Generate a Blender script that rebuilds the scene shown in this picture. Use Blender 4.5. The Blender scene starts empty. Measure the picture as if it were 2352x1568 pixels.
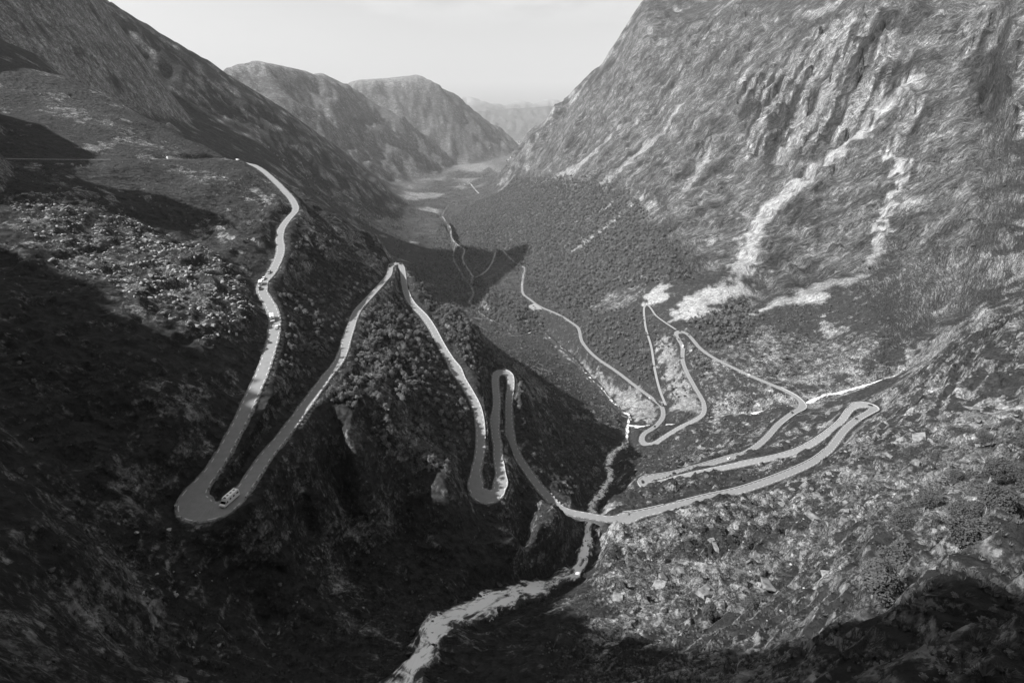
import bpy, bmesh, math, random
import numpy as np
from mathutils import Vector, Matrix, kdtree

random.seed(7)
rng = np.random.default_rng(11)
R = math.radians
scene = bpy.context.scene
COL = scene.collection

# ------------------------------------------------------------------ camera
PITCH = math.atan((784 - 257) / 1045.0)      # looking down into the valley
cam_d = bpy.data.cameras.new('camera')
cam_d.sensor_width = 36.0
cam_d.lens = 1045.0 / 2352.0 * 36.0          # 16 mm wide angle
cam_d.clip_start = 0.5
cam_d.clip_end = 80000
cam = bpy.data.objects.new('camera', cam_d)
cam.location = (0, 0, 0)
cam.rotation_euler = (R(90) - PITCH, 0, 0)
COL.objects.link(cam)
scene.camera = cam

# ------------------------------------------------------------------ light
SUN_EL, SUN_BACK = R(43.5), R(8)              # from the left, a little behind
SUNV = Vector((-math.cos(SUN_EL) * math.cos(SUN_BACK),
               -math.cos(SUN_EL) * math.sin(SUN_BACK), math.sin(SUN_EL)))
world = bpy.data.worlds.new('World')
scene.world = world
world.use_nodes = True
wn = world.node_tree
wn.nodes.clear()
wo = wn.nodes.new('ShaderNodeOutputWorld')
bg = wn.nodes.new('ShaderNodeBackground')
sky = wn.nodes.new('ShaderNodeTexSky')
sky.sky_type = 'NISHITA'
sky.sun_disc = False
sky.sun_elevation = SUN_EL
sky.sun_rotation = math.atan2(SUNV.x, SUNV.y)
sky.altitude = 700
sky.air_density = 1.0
sky.dust_density = 1.6
bw = wn.nodes.new('ShaderNodeSeparateColor')       # black and white, through a blue filter
wn.links.new(sky.outputs[0], bw.inputs[0])
# thin cloud higher up
wt = wn.nodes.new('ShaderNodeTexCoord'); wsx = wn.nodes.new('ShaderNodeSeparateXYZ'); wno = wn.nodes.new('ShaderNodeTexNoise'); wmp = wn.nodes.new('ShaderNodeMapping')
wmp.inputs['Scale'].default_value = (3, 3, 14); wno.inputs['Scale'].default_value = 1.6; wno.inputs['Detail'].default_value = 8; wno.inputs['Roughness'].default_value = .55
wn.links.new(wt.outputs['Generated'], wmp.inputs['Vector']); wn.links.new(wmp.outputs[0], wno.inputs['Vector']); wn.links.new(wt.outputs['Generated'], wsx.inputs[0])
we = wn.nodes.new('ShaderNodeMapRange'); we.interpolation_type = 'SMOOTHSTEP'; we.inputs['From Min'].default_value = .12; we.inputs['From Max'].default_value = .20; wn.links.new(wsx.outputs[2], we.inputs['Value'])
wc = wn.nodes.new('ShaderNodeMapRange'); wc.interpolation_type = 'SMOOTHSTEP'; wc.inputs['From Min'].default_value = .44; wc.inputs['From Max'].default_value = .62; wn.links.new(wno.outputs['Fac'], wc.inputs['Value'])
wm_ = wn.nodes.new('ShaderNodeMath'); wm_.operation = 'MULTIPLY'; wn.links.new(we.outputs[0], wm_.inputs[0]); wn.links.new(wc.outputs[0], wm_.inputs[1])
wx_ = wn.nodes.new('ShaderNodeMath'); wx_.operation = 'MULTIPLY_ADD'; wx_.inputs[1].default_value = 1.1; wn.links.new(wm_.outputs[0], wx_.inputs[0]); wn.links.new(bw.outputs[2], wx_.inputs[2])
wn.links.new(wx_.outputs[0], bg.inputs[0])
wn.links.new(bg.outputs[0], wo.inputs[0])
bg.inputs[1].default_value = 0.08
sun_d = bpy.data.lights.new('sun', 'SUN')
sun_d.energy = 5.0
sun_d.angle = R(0.53)
sun_d.color = (1, 1, 1)                   # black-and-white picture
sun = bpy.data.objects.new('sun', sun_d)
sun.rotation_euler = SUNV.to_track_quat('Z', 'Y').to_euler()
sun.location = (-300, -100, 400)
COL.objects.link(sun)
scene.view_settings.view_transform = 'Standard'
scene.view_settings.look = 'None'
scene.view_settings.exposure = 0.75
scene.cycles.max_bounces = 5; scene.cycles.volume_bounces = 0; scene.cycles.sample_clamp_indirect = 2.0; scene.cycles.caustics_reflective = False; scene.cycles.caustics_refractive = False
scene.view_settings.gamma = 1.0
scene.view_settings.use_curve_mapping = False

# ------------------------------------------------------------------ helpers
cp_, sp_ = math.cos(PITCH), math.sin(PITCH)
def ray(u, v):
    """camera ray through an image pixel; its place is ray * t, depth assumed"""
    a, b = u - 1176.0, v - 784.0
    return np.array([a, 1045.0 * cp_ - b * sp_, -1045.0 * sp_ - b * cp_])
def pt(u, v, t):
    return ray(u, v) * t

def smooth(a, b, x):
    t = np.clip((x - a) / (b - a), 0, 1)
    return t * t * (3 - 2 * t)

_perm = rng.permutation(4096).astype(np.int64)
_gx = np.cos(rng.random(4096) * 2 * np.pi); _gy = np.sin(rng.random(4096) * 2 * np.pi)
_th = rng.random(4096) * 2 * np.pi; _gx = np.cos(_th); _gy = np.sin(_th)
def perlin(x, y, seed=0):
    xi = np.floor(x); yi = np.floor(y)
    fx = x - xi; fy = y - yi
    xi = xi.astype(np.int64) + seed * 131; yi = yi.astype(np.int64) + seed * 57
    def g(ix, iy, dx, dy):
        h = _perm[(_perm[ix & 4095] + iy) & 4095]
        return _gx[h] * dx + _gy[h] * dy
    u = fx * fx * fx * (fx * (fx * 6 - 15) + 10); v = fy * fy * fy * (fy * (fy * 6 - 15) + 10)
    a = g(xi, yi, fx, fy); b = g(xi + 1, yi, fx - 1, fy)
    c = g(xi, yi + 1, fx, fy - 1); d = g(xi + 1, yi + 1, fx - 1, fy - 1)
    return ((a + u * (b - a)) * (1 - v) + (c + u * (d - c)) * v) * 1.5

_g3 = rng.normal(size=(4096, 3)); _g3 /= np.linalg.norm(_g3, axis=1)[:, None]
def perlin3(x, y, z, seed=0):
    xi = np.floor(x); yi = np.floor(y); zi = np.floor(z)
    fx = (x - xi).astype(np.float32); fy = (y - yi).astype(np.float32); fz = (z - zi).astype(np.float32)
    xi = xi.astype(np.int64) + seed * 131; yi = yi.astype(np.int64) + seed * 57; zi = zi.astype(np.int64) + seed * 23
    f = lambda t: t * t * t * (t * (t * 6 - 15) + 10)
    u, v, w = f(fx), f(fy), f(fz); out = 0
    g3 = _g3.astype(np.float32)
    for a in (0, 1):
        pa = _perm[(xi + a) & 4095]; wa = u if a else 1 - u
        for b in (0, 1):
            pb = _perm[(pa + yi + b) & 4095]; wb = wa * (v if b else 1 - v)
            for c in (0, 1):
                g = g3[_perm[(pb + zi + c) & 4095]]
                out = out + wb * (w if c else 1 - w) * (g[:, 0] * (fx - a) + g[:, 1] * (fy - b) + g[:, 2] * (fz - c))
    return (out * 1.5).astype(np.float64)
def fbm3(x, y, z, lam, octs, seed=0, gain=0.5, res=None):
    s = np.zeros_like(x); a = 1.0
    for o in range(octs):
        k = np.nonzero(lam / res > 1.2)[0] if res is not None else slice(None)
        n = perlin3(x[k] / lam, y[k] / lam, z[k] / lam, seed + o)
        if res is not None: n = n * smooth(1.2, 2.6, lam / res[k])
        s[k] += a * n
        a *= gain; lam *= 0.5
    return s

def fbm(x, y, lam, octs, seed=0, gain=0.5, res=None):
    s = np.zeros_like(x); a = 1.0
    for o in range(octs):
        n = perlin(x / lam, y / lam, seed + o)
        if res is not None:
            n = n * smooth(1.6, 3.5, lam / res)
        s = s + a * n
        a *= gain; lam *= 0.5
    return s
def ridged(x, y, lam, octs, seed=0, gain=0.5, res=None):
    s = np.zeros_like(x); a = 1.0
    for o in range(octs):
        n = 1 - 2 * np.abs(perlin(x / lam, y / lam, seed + o))
        if res is not None:
            n = n * smooth(1.6, 3.5, lam / res)
        s = s + a * n
        a *= gain; lam *= 0.5
    return s

def catmull(P, step):
    P = np.array(P, float); out = []
    Q = np.vstack([2 * P[0] - P[1], P, 2 * P[-1] - P[-2]])
    for i in range(1, len(Q) - 2):
        n = max(2, int(np.linalg.norm(Q[i + 1] - Q[i]) / step))
        for k in range(n):
            t = k / n; p0, p1, p2, p3 = Q[i - 1:i + 3]
            out.append(.5 * (2 * p1 + (p2 - p0) * t + (2 * p0 - 5 * p1 + 4 * p2 - p3) * t * t + (3 * p1 - p0 - 3 * p2 + p3) * t ** 3))
    out.append(Q[-2])
    return np.array(out)

def descend(path, z0, grade):
    """walk a road from z0 with a given fall per metre"""
    d = [ray(*p[:2]) for p in path]
    t = z0 / d[0][2]; pts = [d[0] * t]; L = 0.0
    for k in range(1, len(d)):
        p = pts[-1]; D = d[k]; t = p[2] / D[2]; g = grade(L)
        for _ in range(40):
            q = D * t
            t = .5 * t + .5 * (p[2] - g * math.hypot(q[0] - p[0], q[1] - p[1])) / D[2]
        pts.append(D * t); L += math.hypot(*(pts[-1] - p)[:2])
    return np.array(pts)

def resample(X, step):
    s = np.r_[0, np.cumsum(np.linalg.norm(np.diff(X[:, :2], axis=0), axis=1))]
    n = max(2, int(s[-1] / step)); t = np.linspace(0, s[-1], n + 1)
    return np.stack([np.interp(t, s, X[:, k]) for k in range(X.shape[1])], 1)

def smooth_line(X, it):
    X = X.copy()
    for _ in range(it):
        X[1:-1] = .25 * X[:-2] + .5 * X[1:-1] + .25 * X[2:]
    return X

# ------------------------------------------------------------------ roads (image pixels)
UP = [(453,1170),(440,1150),(450,1126),(482,1087),(506,1052),(527,1014),(555,961),(575,915),(598,866),(613,824),(624,789),(631,750),(629,722),(617,694),(603,671),(605,648),(621,629),(636,602),(645,573),(642,550),(647,524),(665,499),(679,482),(673,461),(650,434),(619,404),(594,385),(563,370)]
DN = [(453,1170),(482,1175),(517,1164),(548,1136),(577,1098),(605,1055),(636,1017),(664,982),(700,933),(731,891),(749,866),(781,824),(800,768),(818,718),(844,687),(876,652),(893,631),(897,613),(905,606),(914,606),(923,613),(927,641),(932,669),(946,697),(974,726),(993,754),(1013,792),(1034,827),(1055,863),(1076,898),(1094,933),(1102,968),(1104,1010),(1102,1045),(1094,1076),(1092,1105),(1097,1129),(1118,1140),(1141,1133),(1150,1108),(1148,1076),(1143,1045),(1143,1017),(1139,1005),(1137,965),(1141,922),(1138,884),(1140,860),(1155,854),(1171,863),(1173,887),(1169,919),(1169,958),(1171,993),(1178,1021),(1192,1052),(1213,1083),(1234,1112),(1259,1140),(1283,1164),(1312,1177),(1354,1185),(1396,1192),(1431,1191),(1470,1180),(1526,1167),(1620,1144),(1702,1125),(1789,1095),(1864,1062),(1901,1035),(1916,1018),(1939,988),(1969,962),(1999,945),(2008,937),(1995,931),(1969,930),(1950,943),(1931,969),(1894,999),(1845,1029),(1789,1048),(1714,1063),(1639,1078),(1571,1093),(1519,1108),(1507,1113),(1486,1114),(1478,1106),(1492,1097),(1545,1088),(1601,1073),(1672,1052),(1714,1039),(1755,1010),(1789,973),(1819,950),(1841,937),(1843,926),(1826,909),(1789,890),(1732,866),(1676,840),(1639,821),(1609,800),(1590,778),(1579,767),(1563,761),(1553,766),(1558,778),(1568,797),(1568,827),(1579,857),(1597,890),(1616,924),(1616,947),(1601,962),(1564,980),(1526,1003),(1500,1020),(1482,1020),(1474,1009),(1480,995),(1505,979),(1522,958),(1521,936),(1505,919),(1466,891),(1421,856),(1378,827),(1354,806),(1336,782),(1329,754),(1312,740),(1283,722),(1241,704),(1217,687),(1201,673),(1200,645),(1204,616),(1185,604),(1166,588),(1153,574),(1139,578),(1129,606),(1111,627),(1090,636),(1076,620),(1062,595),(1067,574),(1048,560),(1036,543),(1034,522),(1016,497)]
Z0 = -120.0
r_up = descend(catmull(UP, 6), Z0, lambda L: -.09)
far_up = np.array([pt(520,366,.62), pt(450,366,.57), pt(352,366,.52), pt(183,366,.46), pt(0,364,.42), pt(-200,360,.40)])
r_up = np.vstack([r_up[:-4], catmull(np.vstack([r_up[-4:][:1], far_up]), 8)])
r_dn = descend(catmull(DN, 6), Z0, lambda L: .10 if L < 3100 else .10 - .085 * min(1, (L - 3100) / 900))
ROAD = resample(np.vstack([r_up[::-1], r_dn[1:]]), 1.0)
z = ROAD[:, 2]
ROAD = smooth_line(ROAD, 6)
LANE = catmull([(1553,757),(1530,742),(1507,725),(1495,708),(1486,700),(1479,708),(1483,752),(1496,797),(1504,849),(1515,894),(1529,930)], 6)
def by_height(path):
    """image pixels with assumed heights (u, v, z, half width) -> points"""
    out = []
    for u, v, zz, w in path:
        d = ray(u, v); out.append(np.r_[d * (zz / d[2]), w])
    return np.array(out)
lane_z = np.linspace(-362.5, -408, len(LANE))
LANE = resample(np.array([ray(p[0], p[1]) * (zz / ray(p[0], p[1])[2]) for p, zz in zip(LANE, lane_z)]), 2.0)
LANE = smooth_line(LANE, 4)
FALLS = by_height([(890,1620,-128,5),(905,1590,-134,5),(932,1551,-142,4.5),(953,1516,-149,4.5),(981,1484,-156,5),(988,1449,-164,5),(1034,1418,-177,5),(1087,1400,-188,5.5),(1157,1368,-203,5.5),(1227,1351,-216,4.5),(1273,1333,-228,4),(1326,1305,-236,4),(1347,1263,-240,3.5),(1347,1242,-243,3),(1354,1203,-249,3),(1361,1175,-264,3.2),(1361,1157,-285,3.6),(1396,1108,-342,3.6),(1405,1091,-350,4),(1396,1069,-365,4),(1410,1038,-385,4.5),(1435,1020,-400,4.5),(1442,979,-415,4),(1445,954,-425,4),(1424,940,-430,5),(1399,912,-438,6),(1375,884,-446,6),(1347,859,-454,7),(1326,831,-460,7),(1297,803,-467,7),(1266,778,-473,7),(1245,759,-478,6),(1224,762,-480,6),(1203,769,-482,6),(1174,768,-485,6),(1157,750,-489,7),(1111,725,-494,8),(1094,704,-498,8),(1078,694,-500,8),(1087,669,-506,8),(1064,634,-515,9),(1041,592,-526,9),(1048,560,-534,10),(1036,543,-540,10),(1034,522,-546,12),(1016,497,-552,12),(1030,470,-556,12)])
BROOK = by_height([(2060,862,-305,1.5),(2025,873,-312,2),(1995,883,-317,2),(1954,894,-322,2.4),(1927,902,-326,2.4),(1894,907,-330,2.4),(1864,920,-337,2.4),(1822,934,-345,2.4),(1770,940,-358,2.4),(1710,953,-372,2.4),(1635,958,-388,2.4),(1590,964,-396,2.4),(1564,973,-401,2.4),(1500,977,-410,2.4),(1470,979,-413,3),(1443,976,-416,3)])
FALLS = smooth_line(resample(catmull(FALLS, 4), 2.0), 2)
BROOK = smooth_line(resample(catmull(BROOK, 4), 2.0), 2)

# half width of the road along its length: wider round the bends and at lay-bys
hw = np.full(len(ROAD), 2.75)
for u, v, w, s in [(450,1165,4.9,8),(440,1150,4.4,8),(490,1175,4.2,8),(905,607,4.4,8),(1045,848,4.4,10),(1118,1140,5.4,9),(1096,1110,4.4,6),(1150,1110,4.0,6),(1150,855,4.6,8),(1137,965,3.6,8),(1171,993,3.4,8),(1440,1188,4.6,7),(1990,936,5.2,12),(1484,1110,5.6,10),(1842,932,4.0,12),(1560,763,4.4,10),(1485,1018,4.6,12),(1204,616,4,20)]:
    d = ray(u, v); d = d / np.linalg.norm(d)
    P = ROAD / np.linalg.norm(ROAD, axis=1)[:, None]
    k = int(np.argmax(P @ d))
    s_ = np.arange(len(ROAD)) - k
    hw = np.maximum(hw, 2.75 + (w - 2.75) * np.exp(-(s_ / s) ** 2))

# ------------------------------------------------------------------ terrain: image pixels with guessed depth (u, v, t)
S = 1.12
PIXEL_DEPTHS = [(u, v, t * S) for u, v, t in [
 (300,600,.235),(100,500,.25),(0,450,.28),(450,560,.30),(200,430,.33),(500,480,.36),(400,700,.20),(200,700,.185),(0,620,.21),(0,800,.142),(200,900,.138),(400,900,.150),
 (0,1100,.093),(0,1400,.062),(0,1560,.047),(-150,1300,.06),(150,1250,.088),(300,1300,.110),(300,1100,.124),(600,1400,.132),(400,1540,.095),(700,1540,.112),(200,1450,.08),
 (800,1300,.170),(800,1150,.195),(930,1200,.205),(850,1450,.135),(1000,1300,.185),(1100,1330,.188),(1200,1270,.225),(1120,1200,.215),(950,1400,.155),(900,1560,.113),
 (700,1200,.165),(1010,1540,.12),(1120,1440,.15),(1200,1550,.105),
 (1430,1300,.200),(1430,1230,.225),(1600,1200,.222),(1700,1250,.188),(1900,1150,.205),(2000,1050,.25),(2100,1000,.285),(2340,1000,.20),(2340,1250,.058),(2100,1250,.088),(2040,1295,.078),(1990,1325,.084),(2070,1380,.058),(2000,1250,.092),(2200,1300,.05),(1900,1200,.165),(1850,1300,.142),(1930,1330,.098),(2060,1200,.12),
 (2000,1400,.062),(1750,1400,.128),(1500,1400,.152),(1300,1450,.132),(1400,1340,.17),(1500,1540,.098),(1800,1540,.062),(2340,1540,.031),(2340,1400,.042),(2200,1150,.115),(1350,1540,.108),
 (2500,1200,.09),(2500,900,.22),(1176,1800,.05),(600,1800,.05),(1800,1800,.025)]]
PIXEL_DEPTHS += [(1200,930,.50),(1250,1020,.42),(1300,1090,.365),(1330,1150,.325),(1050,1000,.268),(1000,900,.298),(900,850,.282),(900,1000,.230),(800,1000,.208),(700,1080,.185),(950,1080,.235),(1020,1110,.225),(850,760,.338),(860,690,.39),(960,800,.338),
 (700,750,.272),(780,650,.378),(700,600,.36),(820,580,.47),(690,850,.238),(1040,700,.50),(1100,780,.55),(1150,820,.55),(1200,850,.60),(1230,880,.62),(1300,900,.72),(1350,940,.68),(1390,990,.60),(1250,950,.55),
 # valley side on the right, bowl and wall
 (2340,750,.345),(2200,800,.43),(2100,880,.42),(2000,780,.60),(2060,700,.66),(1850,780,.70),(1700,750,.77),(1700,660,.88),(1600,690,.88),(2000,620,.76),(1850,660,.80),(1540,590,1.05),(1500,680,.96),(1400,640,1.18),(1300,600,1.45),(1250,500,1.85),(1350,530,1.50),(1450,500,1.36),
 (1250,400,2.4),(1400,440,1.62),(1100,500,2.25),(1200,440,2.45),(1150,470,2.5),(2000,400,.88),(2200,550,.62),(2340,400,.66),(2340,100,.84),(2340,0,.90),(2340,-250,1.1),(2600,300,.7),(2600,700,.36),(2000,100,1.03),(2000,0,1.12),(1700,400,1.16),(1850,520,.92),(1700,520,1.02),
 (1700,150,1.48),(1700,0,1.7),(1850,250,1.1),(1600,300,1.42),(1500,300,1.72),(1550,130,1.85),(1480,2,2.2),(1455,52,2.3),(1430,102,2.34),(1412,147,2.4),(1395,165,2.6),(1345,205,2.9),(1300,240,3.2),(1243,335,4.3),(1330,330,2.3),(1195,400,3.3),(1260,330,3.0),(1450,200,2.0),
 # left valley wall and the shelf in front of it
 (700,400,1.9),(600,330,1.7),(400,250,1.5),(200,120,1.35),(800,470,2.0),(850,530,1.8),(60,40,1.2),(900,500,2.25),(750,500,1.5),(960,620,1.5),(1000,560,1.95),(880,600,1.4),(1080,620,1.6),(1000,680,1.3),(1120,690,1.22),(1060,800,.80),
 (950,640,1.38),(1150,600,1.72),(1250,660,1.3),(1180,720,1.12),
 (1000,430,3.6),(1060,400,4.4),(940,450,3.2),(1130,365,7.0),(1190,335,10.0)]
CREST = [(0,70,.92),(100,130,.86),(250,215,.80),(400,290,.74),(500,345,.69),(640,405,.60),(700,440,.56),(780,495,.52),(860,540,.54),(897,580,.56),(960,648,.50),(1030,705,.45),(1080,745,.42),(1150,815,.395),(1190,860,.375)]
pts = [pt(*m) for m in PIXEL_DEPTHS + CREST]
for m in CREST:                       # ground falling away behind the crest
    p = pt(*m); r = math.hypot(p[0], p[1])
    for f, s in ((1.10, .75),):
        q = p * f; q[2] = p[2] - s * r * (f - 1); pts.append(q)
for az, r, zz in [(-50,900,-10),(-62,700,20),(-75,500,20),(-75,200,-40),(-70,60,-35),(-75,1500,300),(-60,1500,180),(-45,2600,500),(-60,4000,500),(-35,6000,-450),(-50,9000,-450),(-20,9000,-600),(-12,9000,-610),(0,9000,-640),(15,9000,-500),(30,9000,-300),(50,9000,-300),(-60,20000,-500),(-30,20000,-600),(0,14000,-690),(0,25000,-700),(30,20000,-600),(60,20000,-500),(-10,25000,-700),(12,16000,-680),(6,12000,-680),(-6,12000,-680),
                (20,3400,480),(30,3000,750),(45,2400,850),(60,1600,600),(70,800,250),(75,300,60),(75,100,-30),(70,40,-35),(60,4000,700),(30,5000,600),(14,4500,150),(11,3600,150),(8,6500,-100),(4,8000,-560),
                (0,7,-17),(-30,7,-17),(30,7,-16),(60,7,-14),(-60,7,-14),(75,7,-12),(-75,7,-12),
                (0,2.5,-7),(90,2.5,-3),(-90,2.5,-3),(180,2.5,-2.2),(-180,2.5,-2.2),(0,1.5,-5)] + [(s * a, r, zz) for s in (-1, 1) for a in (120, 150, 180) for r, zz in ((7, -3), (40, -6), (150, 5), (600, 60), (2500, 300), (9000, 100), (25000, -200))]:
    a = R(az); pts.append(np.array([r * math.sin(a), r * math.cos(a), zz]))
pts += [np.array(p, float) for p in ((27, 197, -214), (24, 186, -208), (14, 172, -200), (31, 206, -224), (2, 158, -190))]      # cliff on the left bank of the gorge
def thin(X, d):
    out = [X[0]]
    for p in X[1:]:
        if np.linalg.norm(p[:2] - out[-1][:2]) > d * max(1, np.linalg.norm(p[:2]) / 250): out.append(p)
    return out
ctrl = np.array(pts + [p[:3] for p in thin(ROAD, 13)] + [p[:3] for p in thin(FALLS[:, :3], 14)] + [p[:3] for p in thin(BROOK[:, :3], 22)] + [p[:3] for p in thin(LANE, 30)])
KA = 2.6
def to_q(x, y):
    return KA * np.arctan2(x, y), 0.5 * np.log(x * x + y * y)
qa, ql = to_q(ctrl[:, 0], ctrl[:, 1])
ce = ctrl[:, 2] / np.hypot(ctrl[:, 0], ctrl[:, 1])
D = np.hypot(qa[:, None] - qa[None], ql[:, None] - ql[None])
n = len(ctrl)
A = np.zeros((n + 3, n + 3)); A[:n, :n] = -D + np.eye(n) * 0.002 * -1
A[:n, n] = 1; A[:n, n + 1] = qa; A[:n, n + 2] = ql; A[n:, :n] = A[:n, n:].T
sol = np.linalg.solve(A, np.r_[ce, 0, 0, 0])
NA, NL = 720, 440
ga = np.linspace(-KA * R(180), KA * R(180), NA); gl = np.linspace(math.log(1.5), math.log(30000), NL)
GE = np.empty((NA, NL))
for i in range(NA):
    d = np.sqrt((ga[i] - qa[None]) ** 2 + (gl[:, None] - ql[None]) ** 2)
    GE[i] = -d @ sol[:n] + sol[n] + sol[n + 1] * ga[i] + sol[n + 2] * gl
for _ in range(1):
    GE[1:-1] = .25 * GE[:-2] + .5 * GE[1:-1] + .25 * GE[2:]
def base_h(x, y):
    a, l = to_q(x, y)
    fa = np.clip((a - ga[0]) / (ga[1] - ga[0]), 0, NA - 1.001); fl = np.clip((l - gl[0]) / (gl[1] - gl[0]), 0, NL - 1.001)
    i = fa.astype(int); j = fl.astype(int); fa = fa - i; fl = fl - j
    e = (GE[i, j] * (1 - fa) + GE[i + 1, j] * fa) * (1 - fl) + (GE[i, j + 1] * (1 - fa) + GE[i + 1, j + 1] * fa) * fl
    return e * np.hypot(x, y)

# mountain crests: (image pixels with guessed depth, slope of the flanks)
RIDGES = [
 ([(-200,-300,1.5),(60,-140,1.6),(245,0,1.75),(330,52,1.8),(400,95,1.85),(470,135,1.95),(520,170,2.05),(590,212,2.2),(640,243,2.35),(760,328,2.8),(850,395,3.2),(915,432,3.55)], .95),
 ([(380,260,3.4),(480,190,3.6),(530,165,3.7),(560,146,3.7),(590,140,3.75),(640,150,3.9),(690,161,4.1),(712,172,4.2),(735,225,4.2),(790,262,4.3),(840,288,4.4),(893,327,4.5),(932,355,4.6),(960,397,4.7)], .9),
 ([(690,161,4.2),(715,172,4.5),(735,168,4.8),(767,183,5.0),(802,207,5.0),(876,246,5.1),(925,288,5.2),(960,316,5.3),(992,348,5.5)], .95),
 ([(700,200,5.6),(802,202,5.8),(833,183,5.9),(893,179,6.0),(955,172,6.2),(981,190,6.5),(1016,207,6.8),(1051,236,7.2),(1080,260,7.5),(1101,278,7.8),(1115,281,8.2),(1136,299,8.6),(1171,330,9.4)], .95),
 ([(955,172,6.2),(968,215,6.1),(990,262,6.1),(1025,310,6.3),(1060,345,6.5)], 1.0),
 ([(590,140,3.75),(640,215,3.5),(700,300,3.4),(760,365,3.4)], .95),
 ([(1030,266,15),(1076,262,14),(1122,254,13.5),(1174,250,13.5),(1230,247,13.5),(1262,244,13.5),(1298,249,13.5),(1400,246,14)], .42),
 ([(1030,245,19),(1053,234,19),(1074,223,19),(1090,234,19),(1113,246,19),(1122,239,20),(1139,238,20),(1160,243,20),(1196,232,20),(1234,241,20),(1252,234,20),(1266,228,20),(1283,236,20),(1305,237,20),(1400,230,20)], .5),
 ([(1800,-500,2.0),(1640,-220,2.2),(1540,-80,2.25),(1480,0,2.3),(1455,50,2.38),(1430,98,2.42),(1412,143,2.48)], 1.5),
 ([(1425,150,2.7),(1405,144,2.8),(1388,150,2.85),(1340,200,3.1),(1302,238,3.3),(1272,280,3.7),(1252,318,4.2)], 1.2)]
RDG = [(np.array([pt(*m) for m in ms]), sl) for ms, sl in RIDGES]

# shoulders of the mountain on the left, out of view; crests shaped to cast the wanted shade across the slopes.
# (a across the sun's path, b above it, c towards the sun)
SHOULDERS = [
 ([(-160,95,260),(-60,65,260),(10,19,262),(28,8,264),(33,-4,270),(42,-22,280),(61,-48,290),(79,-68,300),(97,-88,310),(126,-117,325),(160,-122,340),(182,-140,350),(200,-145,353),(207,-151,356),(212,-157,360),(236,-172,370),(270,-200,390),(302,-230,405),(340,-248,420),(370,-268,430)], 3.2),
 ([(388,-243,400),(396,-194,410),(410,-180,420),(440,-196,425),(462,-220,430),(476,-253,440)], 2.4),
 ([(476,-263,440),(524,-277,460),(611,-297,500),(657,-325,520),(690,-343,560)], 1.8),
 ([(720,-425,800),(850,-405,900),(1000,-398,1000),(1230,-392,1100)], 2.2),
 ([(1250,-272,1650),(1360,-242,1680),(1463,-209,1700),(1531,-169,1720),(1674,-127,1740),(1735,-122,1750)], 2.2)]
_ce, _se, _cb, _sb = math.cos(SUN_EL), math.sin(SUN_EL), math.cos(SUN_BACK), math.sin(SUN_BACK)
def shade_pt(a, b, c):
    al = b * _se - c * _ce
    return np.array([al * _cb - a * _sb, al * _sb + a * _cb, b * _ce + c * _se])
SHD = [(np.array([shade_pt(*m) for m in ms]), sl) for ms, sl in SHOULDERS]
def shoulder_h(x, y):
    best = np.full(x.shape, -1e5)
    sel = np.nonzero((x < -120) & (x > -3500) & (y > -600) & (y < 4000))[0]
    X, Y = x[sel], y[sel]; bb = np.full(X.shape, -1e5)
    for P, sl in SHD:
        for p, q in zip(P[:-1], P[1:]):
            e = q - p; t = np.clip(((X - p[0]) * e[0] + (Y - p[1]) * e[1]) / (e[0] ** 2 + e[1] ** 2), 0, 1)
            bb = np.maximum(bb, p[2] + t * e[2] - sl * np.hypot(X - p[0] - t * e[0], Y - p[1] - t * e[1]))
    best[sel] = bb
    return best

def near_line(x, y, X, rmax):
    """distance to a sampled line and index of its nearest sample (only within rmax)"""
    d = np.full(x.shape, 1e9); k = np.zeros(x.shape, int)
    cell = rmax
    cx = np.floor(x / cell).astype(int); cy = np.floor(y / cell).astype(int)
    occ = set()
    for px, py in zip(np.floor(X[:, 0] / cell).astype(int), np.floor(X[:, 1] / cell).astype(int)):
        for a in (-1, 0, 1):
            for b in (-1, 0, 1): occ.add((px + a) * 100003 + py + b)
    m = np.isin(cx * 100003 + cy, np.array(sorted(occ)))
    idx = np.nonzero(m)[0]
    if len(idx) == 0: return d, k
    kd = kdtree.KDTree(len(X))
    for i, p in enumerate(X): kd.insert((p[0], p[1], 0), i)
    kd.balance()
    fx = x[idx].tolist(); fy = y[idx].tolist()
    r = [kd.find((a, b, 0)) for a, b in zip(fx, fy)]
    k[idx] = [q[1] for q in r]; d[idx] = [q[2] for q in r]
    return d, k

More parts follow.
